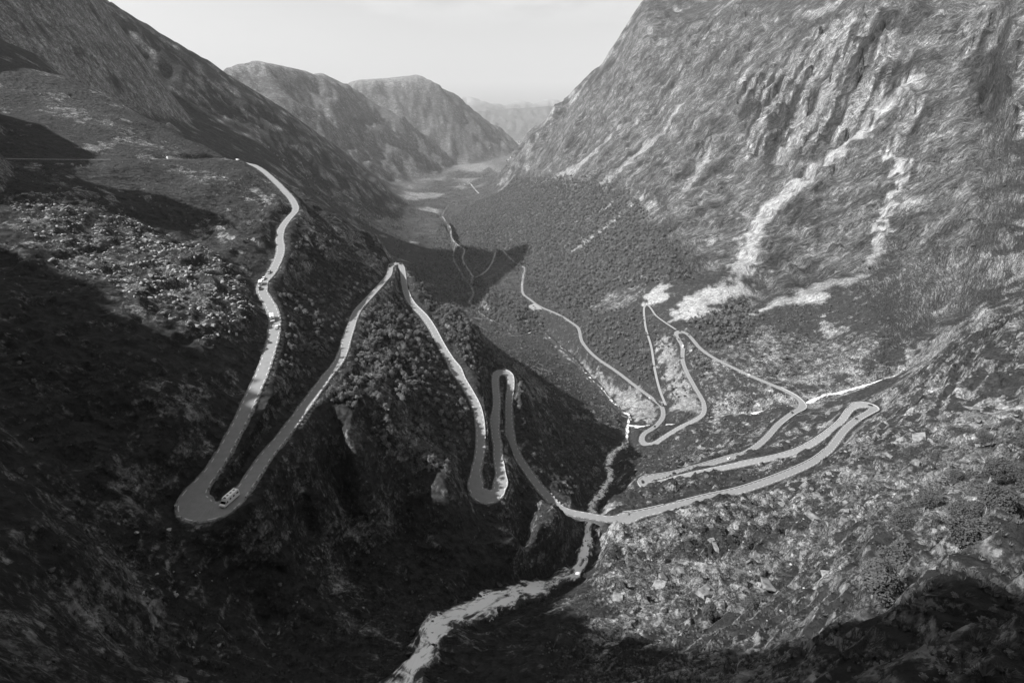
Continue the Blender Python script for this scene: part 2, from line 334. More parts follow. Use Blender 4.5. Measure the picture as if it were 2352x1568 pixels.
def ridge_h(x, y, res):
    """mountain flanks with gullies"""
    z = np.full(x.shape, -1e5)
    rr = np.hypot(x, y); sel = np.nonzero(rr > 1100)[0]
    if len(sel) == 0: return z
    X = x[sel]; Y = y[sel]; rs = res[sel]; zz = np.full(X.shape, -1e5)
    wx = fbm(X, Y, 900, 3, 40, res=rs) * 70; wy = fbm(X, Y, 900, 3, 50, res=rs) * 70
    for P, sl in RDG:
        c = P[:, :2].mean(0); ext = np.abs(P[:, :2] - c).max() + 4500
        s2 = np.nonzero((np.abs(X - c[0]) < ext) & (np.abs(Y - c[1]) < ext))[0]
        if len(s2) == 0: continue
        xs, ys = X[s2], Y[s2]
        best = np.full(xs.shape, -1e5); dd = np.zeros(xs.shape); rnd = 12.0 if sl > 1.2 or math.hypot(c[0], c[1]) < 3300 else .02 * math.hypot(c[0], c[1])
        for p, q in zip(P[:-1], P[1:]):
            e = q - p; t = np.clip(((xs - p[0]) * e[0] + (ys - p[1]) * e[1]) / (e[0] ** 2 + e[1] ** 2), 0, 1)
            d = np.hypot(xs - p[0] - t * e[0], ys - p[1] - t * e[1]); h = p[2] + t * e[2] - sl * (np.sqrt(d * d + rnd * rnd) - rnd)
            m = h > best; best = np.where(m, h, best); dd = np.where(m, d, dd)
        f = smooth(0, 350, dd)
        g = ridged(xs + wx[s2], ys + wy[s2], 520, 6, 60, .58, res=rs[s2]) * (38 if math.hypot(c[0], c[1]) < 3300 else 62)
        best = best + f * (g - 34) + 0.00010 * np.clip(dd - 300, 0, 1400) ** 2
        zz[s2] = np.maximum(zz[s2], best)
    z[sel] = zz
    return z
# ------------------------------------------------------------------ image pixels -> world outlines
def hit(u, v):
    """where a bearing meets the surveyed ground"""
    d = ray(u, v); rh = math.hypot(d[0], d[1]); e = d[2] / rh
    rr = np.exp(np.linspace(math.log(8), math.log(26000), 1600))
    x = rr * d[0] / rh; y = rr * d[1] / rh
    hh = np.maximum(base_h(x, y), ridge_h(x, y, rr * .02)) / rr
    k = np.nonzero(hh >= e)[0]
    if len(k) == 0: return np.array([x[-1], y[-1]])
    k = k[0]
    return np.array([x[k], y[k]])
def poly_mask(x, y, P, soft):
    """1 inside the outline, 0 outside, with a soft edge (metres)"""
    P = np.array(P); lo = P.min(0) - soft * 2; hi = P.max(0) + soft * 2
    out = np.zeros(x.shape)
    s = np.nonzero((x > lo[0]) & (x < hi[0]) & (y > lo[1]) & (y < hi[1]))[0]
    if len(s) == 0: return out
    X, Y = x[s], y[s]; ins = np.zeros(X.shape, bool); dm = np.full(X.shape, 1e9)
    for a, b in zip(P, np.roll(P, -1, 0)):
        c = (a[1] > Y) != (b[1] > Y)
        with np.errstate(divide='ignore', invalid='ignore'):
            xi = a[0] + (Y - a[1]) * (b[0] - a[0]) / (b[1] - a[1] if b[1] != a[1] else 1e-9)
        ins ^= c & (X < xi)
        e = b - a; t = np.clip(((X - a[0]) * e[0] + (Y - a[1]) * e[1]) / max(e @ e, 1e-9), 0, 1)
        dm = np.minimum(dm, np.hypot(X - a[0] - t * e[0], Y - a[1] - t * e[1]))
    out[s] = smooth(-soft, soft, np.where(ins, dm, -dm))
    return out
def streak_mask(x, y, P, w0, w1):
    """a band along a line, width w0 at the start to w1 at the end"""
    P = np.array(P); out = np.zeros(x.shape); W = max(w0, w1) * 2.2
    lo = P.min(0) - W; hi = P.max(0) + W
    s = np.nonzero((x > lo[0]) & (x < hi[0]) & (y > lo[1]) & (y < hi[1]))[0]
    if len(s) == 0: return out
    X, Y = x[s], y[s]; best = np.full(X.shape, 9.0); m = len(P) - 1
    for i, (a, b) in enumerate(zip(P[:-1], P[1:])):
        e = b - a; t = np.clip(((X - a[0]) * e[0] + (Y - a[1]) * e[1]) / max(e @ e, 1e-9), 0, 1)
        w = w0 + (w1 - w0) * (i + t) / m
        best = np.minimum(best, np.hypot(X - a[0] - t * e[0], Y - a[1] - t * e[1]) / w)
    out[s] = 1 - smooth(.55, 1.45, best)
    return out
def marks(L): return [hit(*p) for p in L]  # image pixels cast along camera rays onto the ground
WALL = marks([(1225,335),(1300,240),(1405,146),(1480,2),(1700,2),(2000,2),(2345,2),(2345,400),(2345,760),(2240,720),(2130,760),(2060,640),(1990,610),(1900,650),(1740,690),(1690,640),(1600,640),(1530,560),(1500,470),(1400,430),(1330,430),(1250,420),(1200,440)])
RIGHT_NEAR = marks([(1380,1200),(1500,1190),(1750,1130),(1900,1060),(2030,960),(2150,820),(2350,600),(2351,900),(2351,1200),(2351,1560),(1300,1565),(1330,1400),(1400,1300)])
TALUS = marks([(1000,560),(1080,470),(1190,425),(1250,422),(1400,432),(1480,470),(1520,560),(1600,640),(1690,645),(1560,760),(1590,900),(1470,960),(1250,760),(1100,650)])
FLATS = marks([(900,480),(1000,410),(1100,370),(1200,345),(1210,380),(1150,420),(1090,470),(1000,545),(900,530)])

CLIFF_D = marks([(1690,180),(1780,160),(1900,60),(2060,60),(2090,200),(2000,300),(1900,350),(1700,370)])
CLIFF_E = marks([(2075,240),(2110,250),(2105,330),(2060,345),(2045,300)])
CLIFF_F = marks([(2200,60),(2351,40),(2351,330),(2290,300),(2220,240)])
CLIFF_G = marks([(2040,920),(2150,820),(2351,720),(2351,870),(2200,925),(2080,965)])
def height(x, y, res):
    r = np.hypot(x, y)
    h = base_h(x, y)
    wall = poly_mask(x, y, WALL, 60); flat = poly_mask(x, y, FLATS, 200); tal = poly_mask(x, y, TALUS, 40)
    near = 1 - smooth(350, 700, r)
    rough = 0.45 + .55 * np.maximum(wall, near) - .3 * tal * (1 - wall)
    rough = rough * (1 - .93 * flat)
    # gullies and ribs run down the flanks; ledges cut across
    wx = fbm(x, y, 160, 3, 3, res=res) * 22
    rib = ridged((x + wx) * .42, y + wx, 90, 7, 5, .60, res=np.maximum(res, .5)) * 7.0
    led = fbm(x, y, 110, 8, 15, .56, res=res) * 8
    fine = ridged(x, y, 16, 5, 25, .62, res=res) * 1.3
    blo = np.abs(fbm(x + wx, y, 34, 5, 135, .6, res=res)) * 4
    h = h + wall * (rib * .55 + blo * .8) + rough * (led * np.clip(r / 300, .18, 1.6) + fine * np.clip(r / 150, .5, 1.6))
    # rock steps on the slopes nearby
    for per, sd in ((13., 33), (5.5, 36)):
        st = h / per + fbm(x, y, per * 5, 4, sd, .55, res=res) * 1.5
        f = st - np.floor(st)
        h = h + near * (.35 + .65 * smooth(20, 70, x)) * (smooth(.36, .64, f) - f) * per * .62 * (1 - smooth(per * .12, per * .4, res))
    st = h / 42 + fbm(x, y, 170, 4, 43, res=res) * 1.3 + (x - y * .4) / 260
    f = st - np.floor(st)
    h = h + wall * (smooth(.38, .62, f) - f) * 17
    cd = np.maximum(np.maximum(poly_mask(x, y, CLIFF_D, 30), poly_mask(x, y, CLIFF_E, 15)), poly_mask(x, y, CLIFF_F, 30))
    cd = np.maximum(cd, .6 * wall * smooth(-230, -80, h) * smooth(-.05, .3, fbm(x, y, 330, 3, 53)))
    st = h / 55 + fbm(x, y, 120, 5, 47, .55, res=res) * 1.1
    f = st - np.floor(st)
    h = h + cd * (smooth(.42, .58, f) - f) * 42
    cg = poly_mask(x, y, CLIFF_G, 15)
    st = h / 16 + fbm(x, y, 50, 5, 49, .55, res=res) * 1.2
    f = st - np.floor(st)
    h = h + cg * (smooth(.4, .6, f) - f) * 13
    rg = ridge_h(x, y, res)
    dlt = rg - h; k = 60.0
    sm = np.where(dlt > k, rg, np.where(dlt < -k, h, .5 * (h + rg) + .25 * k + dlt * dlt / (4 * k)))
    h = np.where(rg > -1e4, np.where(r > 1500, sm, h + (sm - h) * smooth(1100, 1500, r)), h)
    h = np.maximum(h, shoulder_h(x, y))
    # streams
    for X, dep in ((FALLS, 1.2), (BROOK, .8)):
        d, i = near_line(x, y, X, 40)
        w = X[i, 3]; zz = X[i, 2]
        t = smooth(w + .5, w + 9 + w, d)
        h = np.where(d < 1e8, (zz - dep) * (1 - t) + h * t, h)
    # cut banks above the left-hand loops
    d, i = near_line(x, y, LEGS, 50)
    h = np.where(d < 50, np.minimum(h, LEGS[i, 2] + 1 + .80 * np.maximum(d - 4, 0) + 40 * smooth(38, 50, d)), h)
    # road benches
    for X, ww in ((ROAD, hw), (LANE, np.full(len(LANE), 2.0))):
        d, i = near_line(x, y, X, 25)
        w = ww[i]; zz = X[i, 2] - .45
        t = smooth(w + 1.0, w + 10.0, d)
        m = d < 1e8
        h = np.where(m, zz * (1 - t) + h * t, h)
    br = np.exp(-(((x - BR[0]) ** 2 + (y - BR[1]) ** 2) / 13 ** 2) ** 3)      # the gorge stays open under the bridge
    d, i = near_line(x, y, FALLS, 40)
    gorge = FALLS[i, 2] - 1 + 1.35 * np.maximum(d - 3.5, 0)
    h = np.where((d < 1e8) & (br > .05), np.minimum(h, gorge * br + (h + .01) * (1 - br)), h)
    return h
_d = ray(1352, 1186); kb = int(np.argmax((ROAD / np.linalg.norm(ROAD, axis=1)[:, None]) @ (_d / np.linalg.norm(_d))))
BR = ROAD[kb]
_k0 = int(np.argmin(np.linalg.norm(ROAD - pt(453, 1170, Z0 / ray(453, 1170)[2])[None], axis=1)))
LEGS = ROAD[_k0 + 85:_k0 + 770]

# ------------------------------------------------------------------ terrain mesh: finer near, coarser far
def radii():
    out = [2.0]
    while out[-1] < 26000:
        r = out[-1]
        s = .05 if r < 8 else .012 if r < 60 else .0046 if r < 800 else .0075 if r < 3500 else .011
        out.append(r * (1 + s))
    return np.array(out)
rad = radii(); AZ = np.r_[np.linspace(R(-180), R(-67.5), 90), np.linspace(R(-67), R(67), 800), np.linspace(R(67.5), R(180), 50)]
gr, gz = np.meshgrid(rad, AZ)
tx = (gr * np.sin(gz)).ravel(); ty = (gr * np.cos(gz)).ravel()
tres = (gr * .0045).ravel()
th = height(tx, ty, tres)
nr, na = len(rad), len(AZ)
print('terrain', na, nr, na * nr)
def grid_mesh(name, x, y, z, na, nr):
    me = bpy.data.meshes.new(name)
    co = np.stack([x, y, z], 1).astype(np.float32)
    me.vertices.add(na * nr); me.vertices.foreach_set('co', co.ravel())
    i = (np.arange(na - 1)[:, None] * nr + np.arange(nr - 1)[None]).ravel()
    q = np.stack([i, i + nr, i + nr + 1, i + 1], 1)[:, ::-1].astype(np.int32)
    me.loops.add(q.size); me.loops.foreach_set('vertex_index', q.ravel())
    me.polygons.add(len(q))
    me.polygons.foreach_set('loop_start', np.arange(0, q.size, 4, dtype=np.int32))
    me.polygons.foreach_set('use_smooth', np.ones(len(q), bool))
    me.update(); me.validate()
    return me
def struct(name, me, mat, kind='structure', parent=None):
    o = bpy.data.objects.new(name, me); COL.objects.link(o)
    if mat: me.materials.append(mat)
    if parent: o.parent = parent
    elif kind: o['kind'] = kind
    return o
# ------------------------------------------------------------------ ground cover
STREAKS = [  # pale gullies, chutes and paths: lines in image pixels, widths in metres, shade, strength
 ([(2112,178),(2060,235),(1990,302),(1900,372),(1820,432),(1760,492),(1720,560),(1700,640)], 6, 19, .40, 1.),
 ([(2030,345),(2080,385),(2062,440),(2040,490),(2020,550),(1990,602)], 4, 8, .42, 1.),
 ([(1480,445),(1430,490),(1380,530),(1310,582)], 9, 6, .33, .9),
 ([(1455,428),(1400,470),(1350,505)], 7, 4, .33, .8),
 ([(1520,640),(1450,640),(1400,640),(1372,645)], 5, 3, .28, .7),
 ([(1560,250),(1520,310),(1480,340),(1440,385),(1390,420)], 14, 20, .34, .8),
 ([(1420,300),(1370,350),(1320,390),(1270,412)], 14, 22, .34, .8),
 ([(1640,330),(1600,400),(1570,440)], 10, 14, .34, .7),
 ([(1850,250),(1830,310),(1800,380)], 10, 16, .36, .7),
 ([(1950,170),(1905,220),(1880,270)], 8, 14, .34, .7),
 ([(2128,795),(2105,840),(2050,865),(1960,885)], 5, 8, .32, .9),
 ([(2020,800),(1970,830),(1930,850)], 3, 6, .26, .7),
 ([(2352,540),(2300,560),(2260,600)], 6, 8, .28, .6),
 ([(740,530),(722,545),(735,570),(770,590)], 3, 5, .30, .8),
 ([(50,372),(130,410),(220,455),(300,495)], 8, 6, .17, .9),
 ([(1600,990),(1680,1000),(1740,1008)], 3, 4, .30, .9),
 ([(850,800),(880,880),(930,960)], 4, 9, .26, .7),
 ([(300,85),(345,125)], 10, 24, .26, .9), ([(345,0),(370,30)], 8, 14, .26, .7),
 ([(1000,250),(960,300)], 30, 60, .16, .5)]
PATCHES = [  # meadows, scree fans, gravel banks, fields: outline, edge softness, shade
 ([(1700,652),(1640,655),(1565,698),(1535,738),(1600,728),(1690,688),(1722,668)], 5, .48),
 ([(1982,626),(1880,658),(1760,700),(1716,732),(1800,706),(1900,682),(1988,640)], 5, .46),
 ([(1512,655),(1542,660),(1526,690),(1484,702),(1478,684)], 5, .5),
 ([(1508,770),(1532,772),(1562,850),(1592,910),(1602,950),(1562,958),(1537,900),(1517,830)], 4, .31),
 ([(1640,910),(1750,918),(1830,905),(1890,895),(1990,868),(2000,885),(1850,935),(1700,965),(1630,965)], 4, .27),
 ([(1250,768),(1320,812),(1400,880),(1470,905),(1512,940),(1500,972),(1455,955),(1400,905),(1330,838)], 5, .31),
 ([(1345,715),(1400,670),(1480,650),(1470,690),(1400,720)], 6, .19),
 ([(1620,835),(1740,742),(1850,782),(2000,762),(2080,832),(1900,882),(1830,902),(1740,862)], 12, .21),
 ([(1600,812),(1680,848),(1740,885),(1650,920),(1625,900)], 8, .19),
 ([(20,440),(120,450),(260,490),(400,540),(500,600),(590,665),(592,760),(480,802),(380,752),(280,682),(150,622),(60,562)], 6, .17),
 ([(690,520),(760,530),(770,600),(830,590),(780,560),(740,500)], 4, .2),
 ([(40,205),(150,268),(300,330),(430,372),(380,328),(250,278),(120,218)], 14, .19),
 ([(370,388),(470,418),(570,440),(500,398)], 12, .22),
 ([(850,960),(960,930),(1060,1080),(1070,1130),(1000,1060),(900,1010)], 4, .24),
 ([(1470,1195),(1560,1190),(1640,1160),(1600,1240),(1500,1260),(1400,1260),(1392,1215)], 4, .29),
 ([(1400,1160),(1425,1172),(1400,1183),(1378,1178)], 1.5, .34),
 ([(1360,1330),(1500,1300),(1560,1420),(1440,1440),(1370,1400)], 4, .26),
 ([(918,450),(932,439),(1023,445),(1009,453),(932,458)], 25, .27), ([(890,478),(921,475),(907,489)], 20, .24),
 ([(956,480),(981,475),(1016,483),(1006,490)], 18, .27), ([(1044,376),(1115,373),(1185,369),(1189,376),(1122,383),(1104,397),(1051,390)], 60, .24),
 ([(946,415),(1027,404),(1023,413)], 40, .2), ([(928,427),(953,426),(946,434)], 30, .22), ([(1030,430),(1062,425),(1072,433)], 30, .24),
 ([(1041,410),(1104,408),(1072,422)], 40, .22), ([(1087,430),(1118,418),(1104,430)], 30, .22)]
STREAKS = [(marks(p), a, b, s, k) for p, a, b, s, k in STREAKS]
PATCHES = [(marks(p), so, s) for p, so, s in PATCHES]
DARKWOOD = marks([(1590,760),(1690,690),(1745,722),(1668,800),(1625,806)])
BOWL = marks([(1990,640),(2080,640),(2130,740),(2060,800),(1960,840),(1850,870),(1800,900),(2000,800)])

def cover(x, y, z, nz, res):
    """shade of the bare ground (before trees): rock, heath, scree, meadow"""
    r = np.hypot(x, y)
    wall = poly_mask(x, y, WALL, 30); tal = poly_mask(x, y, TALUS, 25); flat = poly_mask(x, y, FLATS, 120); rn = poly_mask(x, y, RIGHT_NEAR, 8)
    slope = np.sqrt(np.maximum(1 - nz * nz, 0)) / np.maximum(nz, .05)
    n1 = fbm3(x, y, z, 60, 6, 70, .6, res=res); n2 = fbm3(x, y, z, 14, 5, 80, .68, res=res)
    wx = fbm(x, y, 160, 3, 3, res=res) * 22
    sk = fbm((x + wx) * .3, y + wx, 42, 6, 90, .68, res=res)          # streaks down the fall line
    blk = perlin(x / 7., y / 7., 99)
    rock = smooth(-.05, .45, n1 * .8 + n2 * .55 + (slope - 1.0) * .55)
    a = .06 + .03 * smooth(60, 140, x) + (.12 + .10 * smooth(320, 450, r)) * rock + .02 * n2  # sunlit right and far ground coloured paler, shaded near left kept darker
    bare = np.zeros(x.shape)
    aw = .125 + .03 * sk + .045 * n2 + .06 * n1
    aw = aw - .04 * smooth(.1, .5, -sk - .2 * n1)
    cd = np.maximum(np.maximum(poly_mask(x, y, CLIFF_D, 25), poly_mask(x, y, CLIFF_E, 12)), .8 * poly_mask(x, y, CLIFF_F, 25))
    cu = (x - y) * .707; cv = (x + y) * .707               # across and down the cliff
    ver = fbm(cu, cv * .12, 30, 4, 120, .65, res=res * .6)
    dk = smooth(-.25, .2, ver + .45 * n1)
    aw = aw * (1 - cd * .8 * dk) + cd * .13 * (1 - dk)
    lt = smooth(.25, .6, fbm3(x, y, z, 45, 5, 140, .62, res=res) - .1)       # pale fresh rock
    aw = aw + .08 * lt
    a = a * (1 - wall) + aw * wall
    a = a * (1 - tal * (1 - wall)) + (.10 + .03 * n2) * tal * (1 - wall)
    a = a * (1 - flat) + (.085 + .02 * n1) * flat
    arn = .07 + .25 * smooth(-.35, .5, n2 * .5 + n1 * .9 + (slope - .9) * .3)
    a = a * (1 - rn) + arn * rn
    cg = poly_mask(x, y, CLIFF_G, 12)
    gk = smooth(-.2, .25, fbm3(x * .5, y * .5, z * 1.8, 14, 4, 150, .6, res=res * .5))
    a = a * (1 - .65 * cg * gk)
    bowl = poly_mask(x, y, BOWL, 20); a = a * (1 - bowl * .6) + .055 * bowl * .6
    dw = poly_mask(x, y, DARKWOOD, 6); a = a * (1 - dw) + .05 * dw
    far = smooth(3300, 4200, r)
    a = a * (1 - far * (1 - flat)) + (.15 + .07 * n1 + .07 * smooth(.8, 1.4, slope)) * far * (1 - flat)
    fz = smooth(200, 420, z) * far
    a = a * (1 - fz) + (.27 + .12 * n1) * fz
    jx = x + n2 * 5 * np.clip(r / 300, .4, 3); jy = y + n1 * 6 * np.clip(r / 300, .4, 3)
    for P, so, s in PATCHES:
        m = poly_mask(jx + n2 * so * 1.2, jy + n1 * so * 1.2, P, so * 1.6)
        a = a * (1 - m) + m * s * (1 + .32 * n2 + .22 * n1)
        if s >= .3: bare = np.maximum(bare, m)
    for P, w0, w1, s, k in STREAKS:
        m = streak_mask(jx + n2 * 6, jy + n1 * 8, P, w0, w1) * k * smooth(-.75, 0, n2 + .25)
        a = a * (1 - m) + m * s * (1 + .25 * n2)
        if s >= .33: bare = np.maximum(bare, m)
    # verges of the road
    d, i = near_line(x, y, ROAD, 25)
    v = (1 - smooth(hw[i] + .6, hw[i] + 3.0 + 2 * n2, d)) * (d < 1e8)
    a = a * (1 - .7 * v) + .7 * v * (.2 + .08 * n2)
    return np.clip(a, .035, .6), bare

px = np.stack([tx, ty, th], 1).reshape(na, nr, 3)
gu = np.gradient(px, axis=0); gv = np.gradient(px, axis=1)
nn = np.cross(gv, gu); nz = np.abs(nn[..., 2]) / np.maximum(np.linalg.norm(nn, axis=2), 1e-9)
nz = nz.ravel()
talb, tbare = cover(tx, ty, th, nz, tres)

def mat(name, col=.2, rough=.9, spec=.2):
    m = bpy.data.materials.new(name); m.use_nodes = True
    b = m.node_tree.nodes['Principled BSDF']
    b.inputs['Base Color'].default_value = (col, col, col, 1)
    b.inputs['Roughness'].default_value = rough
    b.inputs['Specular IOR Level'].default_value = spec
    return m
def noise_mat(name, lo, hi, scale, rough=.9, bump=0.0, detail=6, spec=.2, coord='Object', dist=.1):
    m = mat(name, hi, rough, spec); nt = m.node_tree; b = nt.nodes['Principled BSDF']
    tc = nt.nodes.new('ShaderNodeTexCoord'); nz_ = nt.nodes.new('ShaderNodeTexNoise'); cr = nt.nodes.new('ShaderNodeValToRGB')
    nz_.inputs['Scale'].default_value = scale; nz_.inputs['Detail'].default_value = detail
    cr.color_ramp.elements[0].position = .3; cr.color_ramp.elements[0].color = (lo, lo, lo, 1)
    cr.color_ramp.elements[1].position = .7; cr.color_ramp.elements[1].color = (hi, hi, hi, 1)
    nt.links.new(tc.outputs[coord], nz_.inputs['Vector']); nt.links.new(nz_.outputs['Fac'], cr.inputs[0]); nt.links.new(cr.outputs[0], b.inputs['Base Color'])
    if bump:
        bp = nt.nodes.new('ShaderNodeBump'); bp.inputs['Strength'].default_value = bump; bp.inputs['Distance'].default_value = dist
        nt.links.new(nz_.outputs['Fac'], bp.inputs['Height']); nt.links.new(bp.outputs[0], b.inputs['Normal'])
    return m

def ground_mat():
    """pale stone showing through dark heath; 'shade' says how much of it is stone"""
    m = mat('ground', .15, .95, .1); nt = m.node_tree; b = nt.nodes['Principled BSDF']; N = nt.nodes.new; Lk = nt.links.new
    at = N('ShaderNodeAttribute'); at.attribute_name = 'shade'
    an = N('ShaderNodeAttribute'); an.attribute_name = 'fall'
    tc = N('ShaderNodeTexCoord')
    mp = N('ShaderNodeMapping'); mp.inputs['Scale'].default_value = (.4, 1, .45); Lk(tc.outputs['Object'], mp.inputs['Vector'])
    vm = N('ShaderNodeMix'); vm.data_type = 'VECTOR'
    Lk(an.outputs['Fac'], vm.inputs['Factor']); Lk(tc.outputs['Object'], vm.inputs[4]); Lk(mp.outputs[0], vm.inputs[5])
    def nz_(scale, det, rough, src):
        n = N('ShaderNodeTexNoise'); n.inputs['Scale'].default_value = scale; n.inputs['Detail'].default_value = det; n.inputs['Roughness'].default_value = rough
        Lk(src, n.inputs['Vector']); return n
    def math_(op, a, c=None):
        q = N('ShaderNodeMath'); q.operation = op
        for k, v in ((0, a), (1, c)):
            if v is None: continue
            if isinstance(v, (int, float)): q.inputs[k].default_value = v
            else: Lk(v, q.inputs[k])
        return q.outputs[0]
    f1 = nz_(.05, 10, .7, vm.outputs[1]).outputs['Fac']
    f2 = nz_(.55, 8, .68, tc.outputs['Object']).outputs['Fac']
    f3 = nz_(.14, 9, .7, vm.outputs[1]).outputs['Fac']
    vo = N('ShaderNodeTexVoronoi'); vo.feature = 'DISTANCE_TO_EDGE'; vo.inputs['Scale'].default_value = .16; vo.inputs['Randomness'].default_value = 1.0
    dv = math_('MULTIPLY', f1, 9.0); ad = N('ShaderNodeVectorMath'); ad.operation = 'ADD'; Lk(vm.outputs[1], ad.inputs[0]); Lk(dv, ad.inputs[1]); Lk(ad.outputs[0], vo.inputs['Vector'])
    f = math_('ADD', math_('ADD', math_('MULTIPLY', f1, .3), math_('MULTIPLY', f3, .4)), math_('MULTIPLY', f2, .3))
    t = N('ShaderNodeMapRange'); t.inputs['From Min'].default_value = .03; t.inputs['From Max'].default_value = .40
    t.inputs['To Min'].default_value = .62; t.inputs['To Max'].default_value = .37; Lk(at.outputs['Fac'], t.inputs['Value'])
    rk = N('ShaderNodeMapRange'); rk.interpolation_type = 'SMOOTHSTEP'; rk.inputs['From Min'].default_value = -.055; rk.inputs['From Max'].default_value = .055
    Lk(math_('SUBTRACT', f, t.outputs[0]), rk.inputs['Value'])
    # fractured slabs: every slab its own grey
    def slabs(scale, lo, hi):
        v = N('ShaderNodeTexVoronoi'); v.inputs['Scale'].default_value = scale; Lk(ad2.outputs[0], v.inputs['Vector'])
        sp = N('ShaderNodeSeparateColor'); Lk(v.outputs['Color'], sp.inputs[0])
        r = N('ShaderNodeMapRange'); r.inputs['To Min'].default_value = lo; r.inputs['To Max'].default_value = hi; Lk(sp.outputs[0], r.inputs['Value']); return r.outputs[0], v
    ad2 = N('ShaderNodeVectorMath'); ad2.operation = 'ADD'; Lk(vm.outputs[1], ad2.inputs[0]); Lk(math_('MULTIPLY', f2, 3.0), ad2.inputs[1])
    sa, va = slabs(.07, .72, 1.3); sb_, vb = slabs(.26, .68, 1.32); sc_, vc = slabs(.9, .75, 1.25)
    slab = math_('MULTIPLY', math_('MULTIPLY', sa, sb_), sc_)
    # stone: pale, with dark joints
    jt = N('ShaderNodeMapRange'); jt.inputs['From Max'].default_value = .12; jt.inputs['To Min'].default_value = .8; Lk(vo.outputs['Distance'], jt.inputs['Value'])
    pale = N('ShaderNodeMapRange'); pale.inputs['From Min'].default_value = .3; pale.inputs['From Max'].default_value = .7; pale.inputs['To Min'].default_value = .14; pale.inputs['To Max'].default_value = .37; Lk(f2, pale.inputs['Value'])
    lift = N('ShaderNodeMapRange'); lift.inputs['From Min'].default_value = .1; lift.inputs['From Max'].default_value = .45; lift.inputs['To Min'].default_value = .75; lift.inputs['To Max'].default_value = 1.4; Lk(at.outputs['Fac'], lift.inputs['Value'])
    ck = N('ShaderNodeMapRange'); ck.interpolation_type = 'SMOOTHSTEP'; ck.inputs['From Min'].default_value = .004; ck.inputs['From Max'].default_value = .03; ck.inputs['To Min'].default_value = .3
    Lk(math_('ABSOLUTE', math_('SUBTRACT', f3, .5)), ck.inputs['Value'])
    ck2 = N('ShaderNodeMapRange'); ck2.interpolation_type = 'SMOOTHSTEP'; ck2.inputs['From Min'].default_value = .003; ck2.inputs['From Max'].default_value = .02; ck2.inputs['To Min'].default_value = .3
    Lk(math_('ABSOLUTE', math_('SUBTRACT', f1, .47)), ck2.inputs['Value'])
    crack = math_('MULTIPLY', ck.outputs[0], ck2.outputs[0])
    stone = math_('MULTIPLY', math_('MULTIPLY', pale.outputs[0], jt.outputs[0]), lift.outputs[0])
    heath = N('ShaderNodeMapRange'); heath.inputs['From Min'].default_value = .3; heath.inputs['From Max'].default_value = .7; heath.inputs['To Min'].default_value = .018; heath.inputs['To Max'].default_value = .075; Lk(math_('ADD', math_('MULTIPLY', f2, .5), math_('MULTIPLY', f3, .5)), heath.inputs['Value'])
    mx = N('ShaderNodeMix'); mx.data_type = 'FLOAT'; Lk(rk.outputs[0], mx.inputs['Factor']); Lk(heath.outputs[0], mx.inputs[2]); Lk(math_('MULTIPLY', math_('MULTIPLY', stone, crack), slab), mx.inputs[3])
    # bare wall rock: one grey stone, less contrast between slab and moss
    wl = N('ShaderNodeMapRange'); wl.inputs['From Min'].default_value = .32; wl.inputs['From Max'].default_value = .68; wl.inputs['To Min'].default_value = .02; wl.inputs['To Max'].default_value = .18
    Lk(math_('ADD', math_('MULTIPLY', f1, .3), math_('ADD', math_('MULTIPLY', f3, .45), math_('MULTIPLY', f2, .25))), wl.inputs['Value'])
    ls = N('ShaderNodeMapRange'); ls.inputs['From Min'].default_value = .04; ls.inputs['From Max'].default_value = .32; ls.inputs['To Min'].default_value = .45; ls.inputs['To Max'].default_value = 3.0; Lk(at.outputs['Fac'], ls.inputs['Value'])
    wr = math_('MULTIPLY', math_('MULTIPLY', math_('MULTIPLY', wl.outputs[0], ls.outputs[0]), crack), slab)
    mw = N('ShaderNodeMix'); mw.data_type = 'FLOAT'; Lk(math_('MULTIPLY', an.outputs['Fac'], .8), mw.inputs['Factor']); Lk(mx.outputs[0], mw.inputs[2]); Lk(wr, mw.inputs[3])
    # fresh rubble in chutes and fans
    ba = N('ShaderNodeAttribute'); ba.attribute_name = 'bare'
    rb = N('ShaderNodeMapRange'); rb.inputs['From Min'].default_value = .3; rb.inputs['From Max'].default_value = .7; rb.inputs['To Min'].default_value = .6; rb.inputs['To Max'].default_value = 1.15; Lk(f2, rb.inputs['Value'])
    mb = N('ShaderNodeMix'); mb.data_type = 'FLOAT'; Lk(math_('MULTIPLY', ba.outputs['Fac'], .62), mb.inputs['Factor']); Lk(mw.outputs[0], mb.inputs[2]); Lk(math_('MULTIPLY', math_('MULTIPLY', at.outputs['Fac'], rb.outputs[0]), sb_), mb.inputs[3])
    Lk(mb.outputs[0], b.inputs['Base Color'])
    bp = N('ShaderNodeBump'); bp.inputs['Strength'].default_value = .9; bp.inputs['Distance'].default_value = .9; Lk(f2, bp.inputs['Height'])
    bp2 = N('ShaderNodeBump'); bp2.inputs['Strength'].default_value = 1.0; bp2.inputs['Distance'].default_value = 4.0; Lk(f3, bp2.inputs['Height']); Lk(bp.outputs[0], bp2.inputs['Normal'])
    bp3 = N('ShaderNodeBump'); bp3.inputs['Strength'].default_value = .8; bp3.inputs['Distance'].default_value = 2.5; Lk(vb.outputs['Distance'], bp3.inputs['Height']); Lk(bp2.outputs[0], bp3.inputs['Normal'])
    Lk(bp3.outputs[0], b.inputs['Normal'])
    return m
ground = grid_mesh('terrain', tx, ty, th, na, nr)
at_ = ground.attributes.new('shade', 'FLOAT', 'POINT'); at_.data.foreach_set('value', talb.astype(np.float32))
at_ = ground.attributes.new('bare', 'FLOAT', 'POINT'); at_.data.foreach_set('value', tbare.astype(np.float32))
